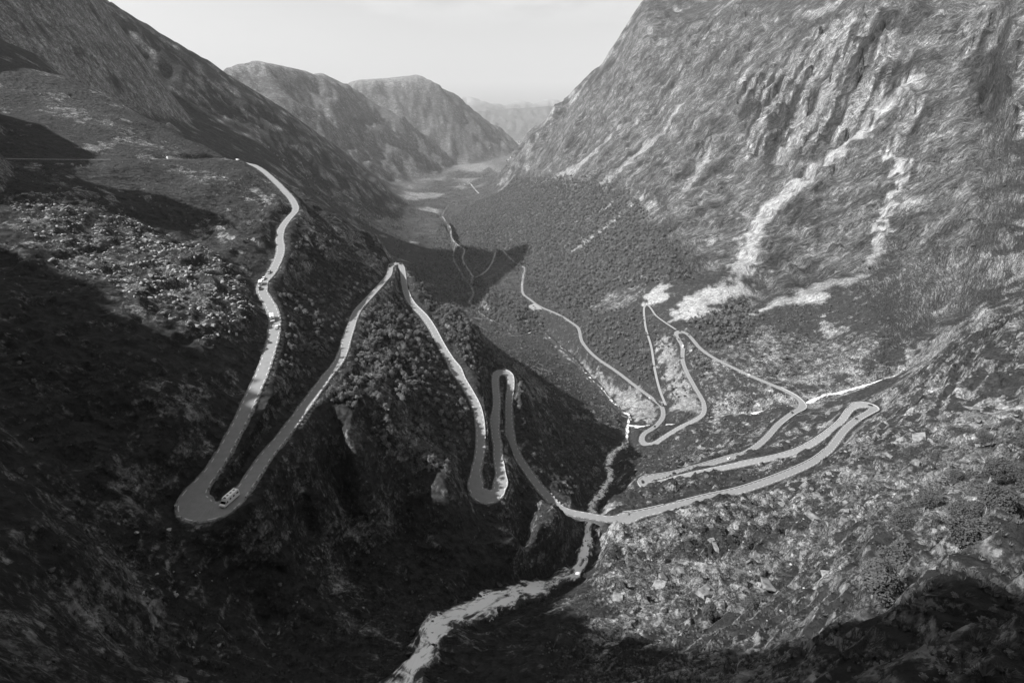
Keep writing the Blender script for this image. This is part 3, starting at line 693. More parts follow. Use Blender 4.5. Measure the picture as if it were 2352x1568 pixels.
at_ = ground.attributes.new('fall', 'FLOAT', 'POINT'); at_.data.foreach_set('value', np.maximum(poly_mask(tx, ty, WALL, 40), smooth(900, 1600, np.hypot(tx, ty)) * .8).astype(np.float32))
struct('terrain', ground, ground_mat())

# haze: one even body of air round everything
def box_mesh(name, lo, hi):
    V = [(x, y, z) for z in (lo[2], hi[2]) for y in (lo[1], hi[1]) for x in (lo[0], hi[0])]
    me = bpy.data.meshes.new(name); me.from_pydata(V, [], [(0,2,3,1),(4,5,7,6),(0,1,5,4),(1,3,7,5),(3,2,6,7),(2,0,4,6)]); me.update()
    return me
hz = bpy.data.materials.new('haze'); hz.use_nodes = True
hn = hz.node_tree; hn.nodes.clear()
ho = hn.nodes.new('ShaderNodeOutputMaterial'); hv = hn.nodes.new('ShaderNodeVolumePrincipled')
hv.inputs['Color'].default_value = (.97, .97, .97, 1); hv.inputs['Density'].default_value = 2.6e-5; hv.inputs['Anisotropy'].default_value = 0.0
hn.links.new(hv.outputs[0], ho.inputs['Volume'])
struct('haze', box_mesh('haze', (-27000, -27000, float(th.min()) - 3), (27000, 27000, float(th.max()) + 30)), hz, 'stuff')
# ------------------------------------------------------------------ trees and boulders
def tag(o, label=None, cat=None, group=None, kind=None):
    for k, v in (('label', label), ('category', cat), ('group', group), ('kind', kind)):
        if v: o[k] = v
    return o
def empty(name, loc, rz=0.0, parent=None, rot=None):
    o = bpy.data.objects.new(name, None); COL.objects.link(o); o.empty_display_size = .3
    o.location = loc; o.rotation_euler = rot if rot is not None else (0, 0, rz)
    if parent: o.parent = parent
    return o
def part(name, me, parent, m=None):
    o = bpy.data.objects.new(name, me); COL.objects.link(o); o.parent = parent
    if m and not me.materials: me.materials.append(m)
    return o
def leaf_mat(name, lo, hi):
    m = noise_mat(name, lo, hi, 1.3, .85, spec=.15)
    nt = m.node_tree; b = nt.nodes['Principled BSDF']
    tr = nt.nodes.new('ShaderNodeBsdfTranslucent'); mx = nt.nodes.new('ShaderNodeMixShader'); mx.inputs[0].default_value = .38
    nt.links.new(nt.nodes['Color Ramp'].outputs[0], tr.inputs[0]); nt.links.new(b.outputs[0], mx.inputs[1]); nt.links.new(tr.outputs[0], mx.inputs[2])
    nt.links.new(mx.outputs[0], nt.nodes['Material Output'].inputs[0])
    return m
leafA = leaf_mat('birch_leaves', .15, .30); leafB = leaf_mat('dark_leaves', .08, .16); leafC = leaf_mat('pale_leaves', .21, .38)
bark = noise_mat('birch_bark', .3, .62, 5, .8, .3); darkbark = noise_mat('dark_bark', .06, .13, 4, .9, .3)

def crown_mesh(name, rad, h0, h1, n, size, r, lobes=7, flat=1.0):
    """many leaf-sprays spread through an uneven crown"""
    V = []; F = []
    cs = []
    for k in range(lobes):
        a = r.random() * 6.28; q = rad * .62 * math.sqrt(r.random())
        z = h0 + (h1 - h0) * (.25 + .6 * r.random())
        cs.append((q * math.cos(a), q * math.sin(a), z, rad * (.32 + .3 * r.random()), (h1 - h0) * (.18 + .14 * r.random())))
    for i in range(n):
        c = cs[r.randrange(lobes)]
        d = Vector((r.gauss(0, 1), r.gauss(0, 1), r.gauss(0, 1))).normalized() * (r.random() ** .33)
        p = Vector((c[0] + d.x * c[3], c[1] + d.y * c[3], c[2] + d.z * c[4]))
        nrm = (d + Vector((r.gauss(0, .6), r.gauss(0, .6), .45 + r.gauss(0, .5)))).normalized()
        t = nrm.orthogonal().normalized(); t.rotate(Matrix.Rotation(r.random() * 6.28, 3, nrm)); b = nrm.cross(t)
        s = size * (.6 + .8 * r.random())
        k = len(V)
        V += [p - t * s, p - b * s * .6 + nrm * s * .12, p + t * s, p + b * s * .6 + nrm * s * .12]
        F.append((k, k + 1, k + 2, k + 3))
    me = bpy.data.meshes.new(name); me.from_pydata(V, [], F); me.update()
    return me
def limb(V, F, P, rs, seg=5):
    k0 = len(V)
    for i, (p, rr) in enumerate(zip(P, rs)):
        d = (P[min(i + 1, len(P) - 1)] - P[max(i - 1, 0)]).normalized(); t = d.orthogonal().normalized(); b = d.cross(t)
        for j in range(seg):
            a = 6.283 * j / seg; V.append(p + (t * math.cos(a) + b * math.sin(a)) * rr)
    for i in range(len(P) - 1):
        for j in range(seg):
            a = k0 + i * seg + j; c = k0 + i * seg + (j + 1) % seg
            F.append((a, c, c + seg, a + seg))
def trunk_mesh(name, h, rad, r, stems=1, lean=.15, branches=4, seg=5):
    V = []; F = []
    for s in range(stems):
        a = r.random() * 6.28; ln = lean * (1 + s * .6); P = [Vector((0, 0, -.35))]; x = y = 0.0
        for k in range(1, 6):
            x += math.cos(a) * ln * h / 5 * (1 + .5 * r.gauss(0, 1)); y += math.sin(a) * ln * h / 5 * (1 + .5 * r.gauss(0, 1))
            P.append(Vector((x, y, h * k / 5)))
        limb(V, F, P, [rad * (1 - .15 * k) for k in range(6)], seg)
        for q in range(branches):
            i = r.randrange(2, 5); d = Vector((r.gauss(0, 1), r.gauss(0, 1), .7)).normalized() * h * .3
            limb(V, F, [P[i], P[i] + d * .5 + Vector((0, 0, .05 * h)), P[i] + d], [rad * .45, rad * .3, rad * .12], max(3, seg - 1))
    me = bpy.data.meshes.new(name); me.from_pydata(V, [], F); me.update()
    return me
rr_ = random.Random(3)
TREE_KINDS = []   # (crown mesh, trunk mesh) of unit height about 1
for k in range(4):
    lm = (leafA, leafB, leafA, leafC)[k]
    c = crown_mesh('crown', .42, .12, 1.0, 190, .085, rr_, 9); c.materials.append(lm)
    t = trunk_mesh('trunk', .8, .022, rr_, 1 + k % 2, .1, 4); t.materials.append(bark)
    TREE_KINDS.append((c, t))

FIELDS = [P for P, so, s in PATCHES[-9:]]
def scatter(poly_px, dens, clump=0.0, lam=18, seed=0, soft=3.0):
    P = np.array(marks(poly_px)); lo, hi = P.min(0), P.max(0)
    n = int((hi[0] - lo[0]) * (hi[1] - lo[1]) * dens)
    x = rng.uniform(lo[0], hi[0], n); y = rng.uniform(lo[1], hi[1], n)
    keep = poly_mask(x, y, P, soft) + rng.normal(0, .22, n) > .5
    if clump:
        keep &= fbm(x, y, lam, 3, 200 + seed) + rng.normal(0, .12, n) > clump - .5
    for Fd in FIELDS: keep &= poly_mask(x, y + 25, Fd, 25) < .3
    d, i = near_line(x, y, ROAD, 25); keep &= (d > hw[i] + 1.3) & ((d > hw[i] + 4.5) | (y > 900) | (x > 60)) | (y > 2150)
    d, i = near_line(x, y, LANE, 25); keep &= d > 3.2
    d, i = near_line(x, y, FALLS, 40); keep &= (d > FALLS[i, 3] + 1.5) | ((y > 1000) & (d > 4.0))
    d, i = near_line(x, y, BROOK, 40); keep &= d > BROOK[i, 3] + 1.5
    return x[keep], y[keep]
WOODS = [  # outline, per square metre, clumping, height range
 ([(990,565),(1040,500),(1100,460),(1190,420),(1250,412),(1330,420),(1400,425),(1470,470),(1510,550),(1590,605),(1600,640),(1500,655),(1480,645),(1400,665),(1345,715),(1250,690),(1160,590),(1090,640)], .030, .25, 18, 5, 9),
 ([(960,600),(1060,590),(1100,640),(1200,690),(1250,760),(1180,770),(1080,700),(1000,660),(940,620)], .030, .2, 18, 5, 8),
 ([(1245,715),(1330,745),(1345,790),(1400,845),(1480,890),(1500,860),(1480,720),(1420,710),(1340,725)], .03, .35, 16, 4, 7),
 ([(890,480),(1000,410),(1100,375),(1190,350),(1205,385),(1150,420),(1090,470),(1030,545),(940,560),(900,540)], .0055, .5, 90, 4, 7),
 ([(600,330),(800,440),(900,490),(930,560),(900,590),(830,520),(700,430)], .004, .45, 40, 5, 8),
 ([(950,640),(1060,720),(1190,870),(1205,1100),(1300,1150),(1360,1150),(1430,960),(1250,780),(1100,700),(1000,640)], .035, .35, 14, 2.2, 4),
 ([(895,645),(935,700),(1000,775),(1090,950),(1095,1010),(1075,1120),(950,1090),(850,1010),(760,960),(720,930),(805,800),(830,720)], .15, .33, 14, 2.0, 4.4),
 ([(660,600),(720,540),(850,560),(890,600),(880,640),(820,700),(785,790),(720,880),(600,1050),(540,1120),(585,930),(642,780),(650,700)], .10, .42, 12, 1.6, 3.6),
 ([(960,680),(1080,740),(1190,850),(1195,900),(1180,850),(1140,845),(1110,900),(1050,830)], .14, .28, 14, 2.2, 4.2),
 ([(1105,900),(1135,870),(1135,950),(1110,990)], .08, .3, 14, 2.2, 4.0), ([(1178,900),(1215,900),(1230,960),(1185,970)], .06, .35, 10, 3, 5.5),
 ([(1112,1010),(1135,1010),(1140,1100),(1120,1105)], .06, .35, 10, 1.5, 2.6),
 ([(650,795),(735,775),(720,860),(640,900)], .10, .36, 10, 2, 4),
 ([(1650,800),(1720,742),(1850,690),(1990,680),(2050,750),(1900,830),(1800,870)], .010, .52, 22, 3.0, 5.5),
 ([(1592,745),(1690,690),(1745,722),(1668,795),(1625,804)], .05, .2, 20, 5, 7.5),
 ([(1485,725),(1500,730),(1550,765),(1565,850),(1590,920),(1540,930),(1512,860),(1498,790)], .012, .45, 12, 3.5, 6),
 ([(1575,800),(1600,810),(1640,850),(1610,880),(1585,850)], .05, .25, 12, 4, 6),
 ([(1620,925),(1800,905),(1830,930),(1760,945),(1640,955)], .04, .4, 14, 2, 4),
 ([(1500,1030),(1640,975),(1780,960),(1750,1005),(1700,1040),(1600,1068),(1490,1090)], .055, .42, 12, 1.2, 2.6),
 ([(1540,1130),(1700,1085),(1850,1045),(1940,985),(1905,1030),(1800,1085),(1600,1140)], .05, .42, 12, 1.0, 2.4),
 ([(1510,1195),(1640,1160),(1760,1130),(1900,1060),(1990,980),(2100,900),(2100,1000),(1900,1150),(1700,1230),(1560,1280)], .03, .55, 12, 1.0, 2.6),
 ([(2090,1010),(2351,960),(2351,1150),(2230,1170),(2110,1100)], .05, .4, 14, 2.0, 4.0),
 ([(0,480),(60,440),(400,520),(590,640),(590,480),(640,430),(500,380),(200,380),(0,400)], .012, .55, 16, 1.2, 2.5),
 ([(0,820),(400,850),(430,1150),(700,1210),(900,1150),(1050,1190),(1000,1400),(300,1500),(0,1300)], .05, .55, 9, .8, 1.8),
 ([(1880,400),(2300,300),(2351,600),(2100,700),(1960,560)], .003, .62, 40, 3, 6)]
TX, TY, TH = [], [], []
for wi, (pg, dn, cl, lam, h0, h1) in enumerate(WOODS):
    x, y = scatter(pg, dn, cl, lam, wi, 45 if h1 >= 7.5 else 3)
    TX.append(x); TY.append(y); TH.append(rng.uniform(h0, h1, len(x)) * rng.choice([.55, .8, 1, 1, 1.3], len(x)))
TX = np.concatenate(TX); TY = np.concatenate(TY); TH = np.concatenate(TH)
x, y = scatter([(1250,1470),(1500,1500),(1900,1470),(2100,1420),(2351,1380),(2351,1567),(1250,1567)], .55, .38, 6, 33, 1.0)   # low shrubs under the viewpoint, added to darken the shaded corner
n_low = len(x); TX = np.r_[TX, x]; TY = np.r_[TY, y]; TH = np.r_[TH, rng.uniform(.4, 1.0, n_low)]
TZ = height(TX, TY, np.hypot(TX, TY) * .0045)
TK = rng.integers(0, 4, len(TX))
app = TH / np.sqrt(TX ** 2 + TY ** 2 + TZ ** 2)
yc = TY * cp_ - TZ * sp_
inview = (yc > 1) & (np.abs(TX) < yc * 1.12) & (np.abs(TY * sp_ + TZ * cp_) < yc * .74)
app[len(app) - n_low:] = 0
order = np.argsort(-app * inview)
BIG = order[:285]; REST = order[285:]
GN_SRC = {}
def view_third(x, y, z):
    u = 1176 + 1045 * x / (y * cp_ - z * sp_); v = 784 - 1045 * (y * sp_ + z * cp_) / (y * cp_ - z * sp_)
    return u, v
def birch_label(x, y, z, h, k):
    u, v = view_third(x, y, z)
    look = ('leafy', 'dark leafy', 'bushy', 'pale leafy')[k] + ' ' + ('tall birch' if h > 3.2 else 'birch' if h > 2.2 else 'low birch shrub')
    if u > 2050: where = 'in the thicket near the right edge'
    elif u > 1500: where = 'on the rocky slope below the right-hand roads' if v > 1130 else 'on the heath between the right-hand roads'
    elif v > 1150: where = 'on the shaded slope below the left bends'
    elif u < 420: where = 'on the shaded slope left of the lowest bend'
    elif u < 700 and v > 880: where = 'between the two legs of the lowest left bend'
    elif u < 760: where = 'on the slope right of the upper road'
    elif u < 900: where = 'just right of the sunlit second road leg'
    elif u < 1000: where = 'on the spur between the second and third road legs'
    elif u < 1100: where = 'on the spur left of the third road leg'
    else: where = 'beside the narrow twin bends'
    return look + ' ' + where
for q, i in enumerate(BIG):
    e = empty('birch_tree', (TX[i], TY[i], TZ[i] - .1), rng.uniform(0, 6.28)); s = TH[i]; e.scale = (s, s, s)
    c = part('crown', TREE_KINDS[TK[i]][0], e); t = part('trunk', TREE_KINDS[TK[i]][1], e)
    lb = birch_label(TX[i], TY[i], TZ[i], TH[i], int(TK[i])); tag(e, lb, 'tree', 'trees: ' + lb)
    GN_SRC.setdefault(int(TK[i]), c)

def instancer(name, x, y, z, s, kind, srcs, label, cat, tilt=0.12):
    """one object that carries a wood or a scree too large to count"""
    me = bpy.data.meshes.new(name); me.vertices.add(len(x))
    me.vertices.foreach_set('co', np.stack([x, y, z], 1).astype(np.float32).ravel())
    rot = np.stack([rng.normal(0, tilt, len(x)), rng.normal(0, tilt, len(x)), rng.uniform(0, 6.28, len(x))], 1).astype(np.float32)
    a = me.attributes.new('rot', 'FLOAT_VECTOR', 'POINT'); a.data.foreach_set('vector', rot.ravel())
    a = me.attributes.new('siz', 'FLOAT', 'POINT'); a.data.foreach_set('value', np.asarray(s, np.float32))
    a = me.attributes.new('knd', 'INT', 'POINT'); a.data.foreach_set('value', np.asarray(kind, np.int32))
    o = bpy.data.objects.new(name, me); COL.objects.link(o); tag(o, label, cat, None, 'stuff')
    g = bpy.data.node_groups.new(name, 'GeometryNodeTree'); g.interface.new_socket('Geometry', in_out='INPUT', socket_type='NodeSocketGeometry'); g.interface.new_socket('Geometry', in_out='OUTPUT', socket_type='NodeSocketGeometry')
    N = g.nodes.new; L = g.links.new
    gi = N('NodeGroupInput'); go = N('NodeGroupOutput'); jn = N('GeometryNodeJoinGeometry')
    def attr(nm, ty):
        q = N('GeometryNodeInputNamedAttribute'); q.data_type = ty; q.inputs['Name'].default_value = nm; return q.outputs['Attribute']
    for k, src in srcs.items():
        ip = N('GeometryNodeInstanceOnPoints'); oi = N('GeometryNodeObjectInfo'); oi.inputs['Object'].default_value = src; oi.transform_space = 'ORIGINAL'
        cm = N('FunctionNodeCompare'); cm.data_type = 'INT'; cm.operation = 'EQUAL'; L(attr('knd', 'INT'), cm.inputs[2]); cm.inputs[3].default_value = k
        L(gi.outputs[0], ip.inputs['Points']); L(cm.outputs[0], ip.inputs['Selection']); L(oi.outputs['Geometry'], ip.inputs['Instance'])
        er = N('FunctionNodeEulerToRotation'); L(attr('rot', 'FLOAT_VECTOR'), er.inputs[0]); L(er.outputs[0], ip.inputs['Rotation'])
        L(attr('siz', 'FLOAT'), ip.inputs['Scale']); L(ip.outputs[0], jn.inputs[0])
    L(jn.outputs[0], go.inputs[0])
    md = o.modifiers.new('spread', 'NODES'); md.node_group = g
    return o
instancer('birch_wood', TX[REST], TY[REST], TZ[REST] - .15, TH[REST], TK[REST], GN_SRC, 'birch and shrub wood covering the valley sides and floor', 'wood', .06)

# boulders
rockA = noise_mat('pale_boulder', .22, .48, 2.2, .9, .6, spec=.15); rockB = noise_mat('grey_boulder', .14, .34, 2.2, .9, .6, spec=.15)
rockC = noise_mat('slab_rock', .12, .33, 3.0, .95, .7, 10, spec=.1, dist=.3); rockD = noise_mat('lichen_rock', .08, .26, 2.5, .95, .7, 10, spec=.1, dist=.3)
ROCKS = []
for k in range(5):
    bm = bmesh.new()
    for q in range(15):
        d = Vector((rr_.gauss(0, 1), rr_.gauss(0, 1), rr_.gauss(0, 1))).normalized() * (.42 + .14 * rr_.random())
        bm.verts.new((d.x * 1.25, d.y, d.z * .8))
    hull = bmesh.ops.convex_hull(bm, input=bm.verts[:]); bmesh.ops.delete(bm, geom=[g for g in hull['geom_interior'] if isinstance(g, bmesh.types.BMVert)], context='VERTS')
    me = bpy.data.meshes.new('boulder'); bm.to_mesh(me); bm.free(); me.materials.append(rockA if k % 2 == 0 else rockB)
    ROCKS.append(me)
SCREES = [
 ([(20,440),(120,450),(260,490),(400,540),(500,600),(590,665),(592,760),(480,802),(380,752),(280,682),(150,622),(60,562)], .20, .22, 14, .5, 2.4, 'pale angular boulder in the sunlit scree field at the left'),
 ([(640,650),(700,600),(760,650),(720,760),(640,850)], .02, .4, 12, .5, 1.5, 'pale boulder on the slope between the upper two road legs'),
 ([(480,1090),(540,1010),(590,1080),(545,1130),(490,1150)], .10, .3, 8, .5, 1.3, 'grey boulder inside the loop of the lower left bend'),
 ([(860,930),(960,930),(1060,1080),(1070,1130),(1000,1080),(900,1020)], .05, .35, 10, .6, 1.8, 'pale boulder among the birches above the lower bend'),
 ([(1400,1200),(1560,1190),(1900,1080),(2000,1250),(1900,1400),(1560,1440),(1400,1330)], .022, .5, 9, .4, 1.3, 'pale stone lying on the sunny heath at the lower right'),
 ([(1250,768),(1400,880),(1512,940),(1455,955),(1330,838)], .05, .3, 14, .6, 2.2, 'pale boulder on the gravel bank beside the river'),
 ([(1565,698),(1700,655),(1722,668),(1600,728),(1535,738)], .02, .35, 14, .8, 2.0, 'pale boulder on the scree fan below the gully'),
 ([(1640,915),(1750,920),(1830,908),(1890,898),(1990,870),(2000,888),(1850,938),(1700,965),(1630,965)], .06, .3, 10, .5, 2.0, 'pale boulder in the stony bed of the small brook'),
 ([(1510,770),(1532,772),(1562,850),(1592,910),(1600,950),(1562,955),(1537,900)], .05, .3, 10, .5, 1.8, 'pale boulder on the scree strip between the right-hand roads'),
 ([(370,388),(470,418),(570,440),(500,398)], .02, .4, 14, .8, 2.0, 'pale boulder on the sunlit shelf beside the upper road'),
 ([(150,1150),(420,1200),(700,1260),(900,1400),(600,1500),(200,1400)], .02, .45, 10, .5, 1.6, 'dim boulder on the shaded slope below the left bend')]
BX, BY, BS, BL = [], [], [], []
for wi, (pg, dn, cl, lam, s0, s1, lb) in enumerate(SCREES):
    x, y = scatter(pg, dn, cl, lam, 40 + wi)
    BX.append(x); BY.append(y); BS.append(s0 + (s1 - s0) * rng.random(len(x)) ** 2.6); BL += [lb] * len(x)
BX = np.concatenate(BX); BY = np.concatenate(BY); BS = np.concatenate(BS)
BZ = height(BX, BY, np.hypot(BX, BY) * .0045); BK = rng.integers(0, 5, len(BX))
order = np.argsort(-BS / np.sqrt(BX ** 2 + BY ** 2 + BZ ** 2))
RK_SRC = {}
for i in order[:290]:
    o = bpy.data.objects.new('boulder', ROCKS[BK[i]]); COL.objects.link(o)
    o.location = (BX[i], BY[i], BZ[i] + .12 * BS[i]); o.rotation_euler = (rng.normal(0, .3), rng.normal(0, .3), rng.uniform(0, 6.28)); o.scale = (BS[i],) * 3
    lb = BL[i]
    if 'scree field' in lb:
        u, v = view_third(BX[i], BY[i], BZ[i])
        lb = ('large ' if BS[i] > 1.7 else 'small ') + ('pale' if BK[i] % 2 == 0 else 'grey') + ' boulder ' + ('by the left edge of the view in' if u < 150 else 'in the upper part of' if v < 560 else 'nearest the upper road in' if u > 480 else 'in the middle of' if v < 660 else 'at the lower rim of') + ' the sunlit scree field'
    else: lb = ('large ' if BS[i] > 1.0 else 'small ') + lb
    tag(o, lb, 'boulder', 'boulders: ' + lb); RK_SRC.setdefault(int(BK[i]), o)
rest = order[290:]
instancer('scree', BX[rest], BY[rest], BZ[rest] + .12 * BS[rest], BS[rest], BK[rest], RK_SRC, 'loose stones scattered over the slopes and scree fans', 'scree', .3)

# outcrops: larger slabs of bedrock standing out of the heath
OUT = []
for k in range(4):
    bm = bmesh.new()
    for q in range(26):
        bm.verts.new((rr_.uniform(-.85, .85), rr_.uniform(-.5, .5), rr_.choice((-.3, -.1, .12, .3)) + rr_.gauss(0, .03)))
    hull = bmesh.ops.convex_hull(bm, input=bm.verts[:]); bmesh.ops.delete(bm, geom=[g for g in hull['geom_interior'] if isinstance(g, bmesh.types.BMVert)], context='VERTS')
    me = bpy.data.meshes.new('rock_outcrop'); bm.to_mesh(me); bm.free(); me.materials.append(rockC if k % 2 else rockD); OUT.append(me)
n_out = 0
for pg, dn, s0, s1, where in [
  ([(1400,1210),(1560,1200),(1900,1090),(2000,1200),(1950,1330),(1900,1440),(1560,1450),(1380,1350)], .0075, 2.0, 6.0, 'on the sunny heath at the lower right'),
  ([(1950,1060),(2150,960),(2340,900),(2340,1000),(2100,1080),(2000,1150)], .004, 2.5, 7.0, 'on the slope above the birch thicket'),
  ([(1560,1200),(1800,1110),(1900,1060),(1980,990),(2060,960),(1950,1080),(1750,1180)], .006, 1.5, 4.0, 'just below the lowest right-hand road')]:
    x, y = scatter(pg, dn, 0, 10, 90, 1.0); z = height(x, y, np.full(len(x), .6))
    for i in range(min(len(x), 60)):
        o = bpy.data.objects.new('rock_outcrop', OUT[int(rng.integers(4))]); COL.objects.link(o)
        s = s0 + (s1 - s0) * rng.random() ** 2; o.location = (x[i], y[i], z[i] - .10 * s); o.scale = (s, s * rng.uniform(.7, 1.2), s * rng.uniform(.6, 1.0))
        o.rotation_euler = (rng.normal(0, .25), rng.normal(0, .25) + (.4 if x[i] > 0 else -.3), rng.uniform(-.6, .6) + (1.0 if x[i] > 0 else 2.2))
        lb = ('broad' if s > .5 * (s0 + s1) else 'small') + ' ledged rock outcrop ' + where; tag(o, lb, 'rock', 'outcrops: ' + lb)

kf = int(np.argmin(np.linalg.norm(FALLS[:, :2] - BR[None, :2], axis=1)))
FT = np.gradient(FALLS[:, :2], axis=0); FT /= np.linalg.norm(FT, axis=1)[:, None]
wet = noise_mat('wet_rock', .02, .07, 2.0, .35, .5, spec=.4); WETM = []
for me in ROCKS[:3]:
    c = me.copy(); c.materials.clear(); c.materials.append(wet); WETM.append(c)
for q in range(64):
    i = int(rng.integers(4, kf + 90)); f = rng.choice([-1, 1]) * rng.uniform(.1, 1.35); s = rng.uniform(.9, 3.0) * (1.2 if abs(f) > .8 else .85)
    o = bpy.data.objects.new('wet_boulder', WETM[q % 3]); COL.objects.link(o)
    o.location = (FALLS[i, 0] - FT[i, 1] * f * FALLS[i, 3], FALLS[i, 1] + FT[i, 0] * f * FALLS[i, 3], FALLS[i, 2] + .05 * s); o.scale = (s, s * .8, s * .7); o.rotation_euler = (rng.normal(0, .4), rng.normal(0, .4), rng.uniform(0, 6.28))
    lb = ('large' if s > 2 else 'small') + ' dark wet boulder ' + ('on the bank' if abs(f) > .8 else 'splitting the white water') + (' above the bridge' if i < kf else ' in the gorge beyond the bridge')
    tag(o, lb, 'boulder', 'wet boulders: ' + lb)
# ------------------------------------------------------------------ roads, walls, markings
def tangent(X):
    T = np.gradient(X[:, :2], axis=0); T /= np.maximum(np.linalg.norm(T, axis=1)[:, None], 1e-9)
    return T, np.stack([-T[:, 1], T[:, 0]], 1)
RT, RN = tangent(ROAD)        # RN points to the left when driving down
def ribbon(name, X, prof, close=False):
    """sweep a cross-section [(offset per sample or number, dz)] along a line"""
    T, Nn = tangent(X); V = []; F = []; m = len(prof); n = len(X)
    cols = []
    for off, dz in prof:
        o = np.broadcast_to(np.asarray(off, float), (n,)); q = np.broadcast_to(np.asarray(dz, float), (n,))
        cols.append(np.stack([X[:, 0] + Nn[:, 0] * o, X[:, 1] + Nn[:, 1] * o, X[:, 2] + q], 1))
    V = np.stack(cols, 1).reshape(-1, 3)
    for i in range(n - 1):
        for j in range(m - (0 if close else 1)):
            a = i * m + j; b = i * m + (j + 1) % m; F.append((a, b, b + m, a + m))
    if close: F += [tuple(range(m))[::-1], tuple((n - 1) * m + j for j in range(m))]
    me = bpy.data.meshes.new(name); me.from_pydata(V.tolist(), [], F); me.update()
    return me
asphalt = noise_mat('asphalt', .19, .26, .35, .85, .1, 8, .25)
asphalt.node_tree.nodes['Noise Texture'].inputs['Roughness'].default_value = .75
gravel = noise_mat('gravel', .20, .36, 1.5, .95, .3, 8)
stone = noise_mat('wall_stone', .12, .34, 1.8, .95, .8, 6)
concrete = noise_mat('concrete', .38, .52, .8, .9, .1)
paint = noise_mat('road_paint', .5, .7, 2.0, .7)
rub = noise_mat('rubble_wall', .08, .27, 1.1, .95, 1.0, 6, dist=.4)
road = struct('road', ribbon('road', ROAD, [(hw, 0.0), (-hw, 0.0)]), asphalt)
def bank_drop(side):
    off = hw + .9; x = ROAD[:, 0] + side * RN[:, 0] * (hw + 3.2); y = ROAD[:, 1] + side * RN[:, 1] * (hw + 3.2)
    d = ROAD[:, 2] - height(x, y, np.full(len(x), 1.0))
    return smooth_line(np.clip(d, .8, 5.0)[:, None], 20)[:, 0]
for side in (1, -1):     # dry-stone retaining walls that carry the bench
    dr = bank_drop(side); nb = 1 - np.exp(-((np.arange(len(hw)) - kb) / 17.0) ** 8)      # none on the bridge
    dr = dr * nb
    jig = fbm(np.arange(len(hw)) * 1.0, np.full(len(hw), 3.0 * side), 7, 3, 300) * .35
    me = ribbon('retaining_wall', ROAD, [(side * hw * 1.0, 0.0), (side * (hw + (.55 + jig) * nb + .02), -.03), (side * (hw + (.95 + jig) * nb + .03), -dr * .5 - .2), (side * (hw + (1.5 + jig) * nb + .04), -dr - .9 * nb - .25)])
    part('retaining_wall', me, road, rub)
lane = struct('farm_track', ribbon('farm_track', LANE, [(2.0, 0.05), (-2.0, 0.05)]), gravel)

def road_index(u, v, lo=0, hi=None):
    d = ray(u, v); d = d / np.linalg.norm(d)
    P = ROAD[lo:hi] / np.linalg.norm(ROAD[lo:hi], axis=1)[:, None]
    return lo + int(np.argmax(P @ d))
i_hp = road_index(453, 1170)
i_tip = road_index(905, 606); i_hp2 = road_index(1118, 1140); i_hp3 = road_index(1150, 855); i_br = kb; i_r1 = road_index(2008, 937); i_l1 = road_index(1478, 1108); i_r2 = road_index(1843, 928); i_t2 = road_index(1560, 762); i_l2 = road_index(1478, 1014)
V = []; F = []
def dash(i0, i1, off_sign, w=.13, inset=.42):
    k0 = len(V)
    for i in range(i0, i1 + 1):
        o = off_sign * (hw[i] - inset)
        for s in (-w, w):
            V.append((ROAD[i, 0] + RN[i, 0] * (o + s), ROAD[i, 1] + RN[i, 1] * (o + s), ROAD[i, 2] + .015))
    for j in range(i1 - i0): F.append((k0 + 2 * j, k0 + 2 * j + 1, k0 + 2 * j + 3, k0 + 2 * j + 2))
for i in range(i_hp - 420, i_l2 + 500, 5):
    if 0 < i < len(ROAD) - 4:
        dash(i, i + 2, 1); dash(i, i + 2, -1)
me = bpy.data.meshes.new('edge_markings'); me.from_pydata(V, [], F); me.update()
part('edge_markings', me, road, paint)
def seg(u0, v0, u1, v1, lo, hi):
    a = road_index(u0, v0, lo, hi); b = road_index(u1, v1, lo, hi); return min(a, b), max(a, b)
# side: +1 = left when driving down
WALLS = [(seg(932,669,1104,1010,i_tip,i_hp2), 1), (seg(1155,854,1171,925,i_hp2,i_br), 1), (seg(1140,1134,1150,1060,i_hp2 - 20,i_hp3), -1), (seg(1440,1188,1530,1166,i_br,i_r1), 1), (seg(1560,1158,1900,1036,i_br,i_r1), 1),
         (seg(1969,962,1950,943,i_r1 - 60,i_r1 + 60), -1), (seg(1960,935,1700,1066,i_r1,i_l1), -1), (seg(1519,1108,1492,1097,i_l1 - 60,i_l1 + 40), 1), (seg(1500,1096,1700,1044,i_l1,i_r2), 1), (seg(1790,972,1789,890,i_r2 - 90,i_r2 + 70), -1)]
for (a, b), side in WALLS:
    if b - a < 4: continue
    X = ROAD[a:b + 1]; h_ = hw[a:b + 1]
    me = ribbon('parapet', X, [(side * (h_ + .10), -.4), (side * (h_ + .10), .62), (side * (h_ + .52), .62), (side * (h_ + .52), -.8)], False)
    part('parapet', me, road, concrete)
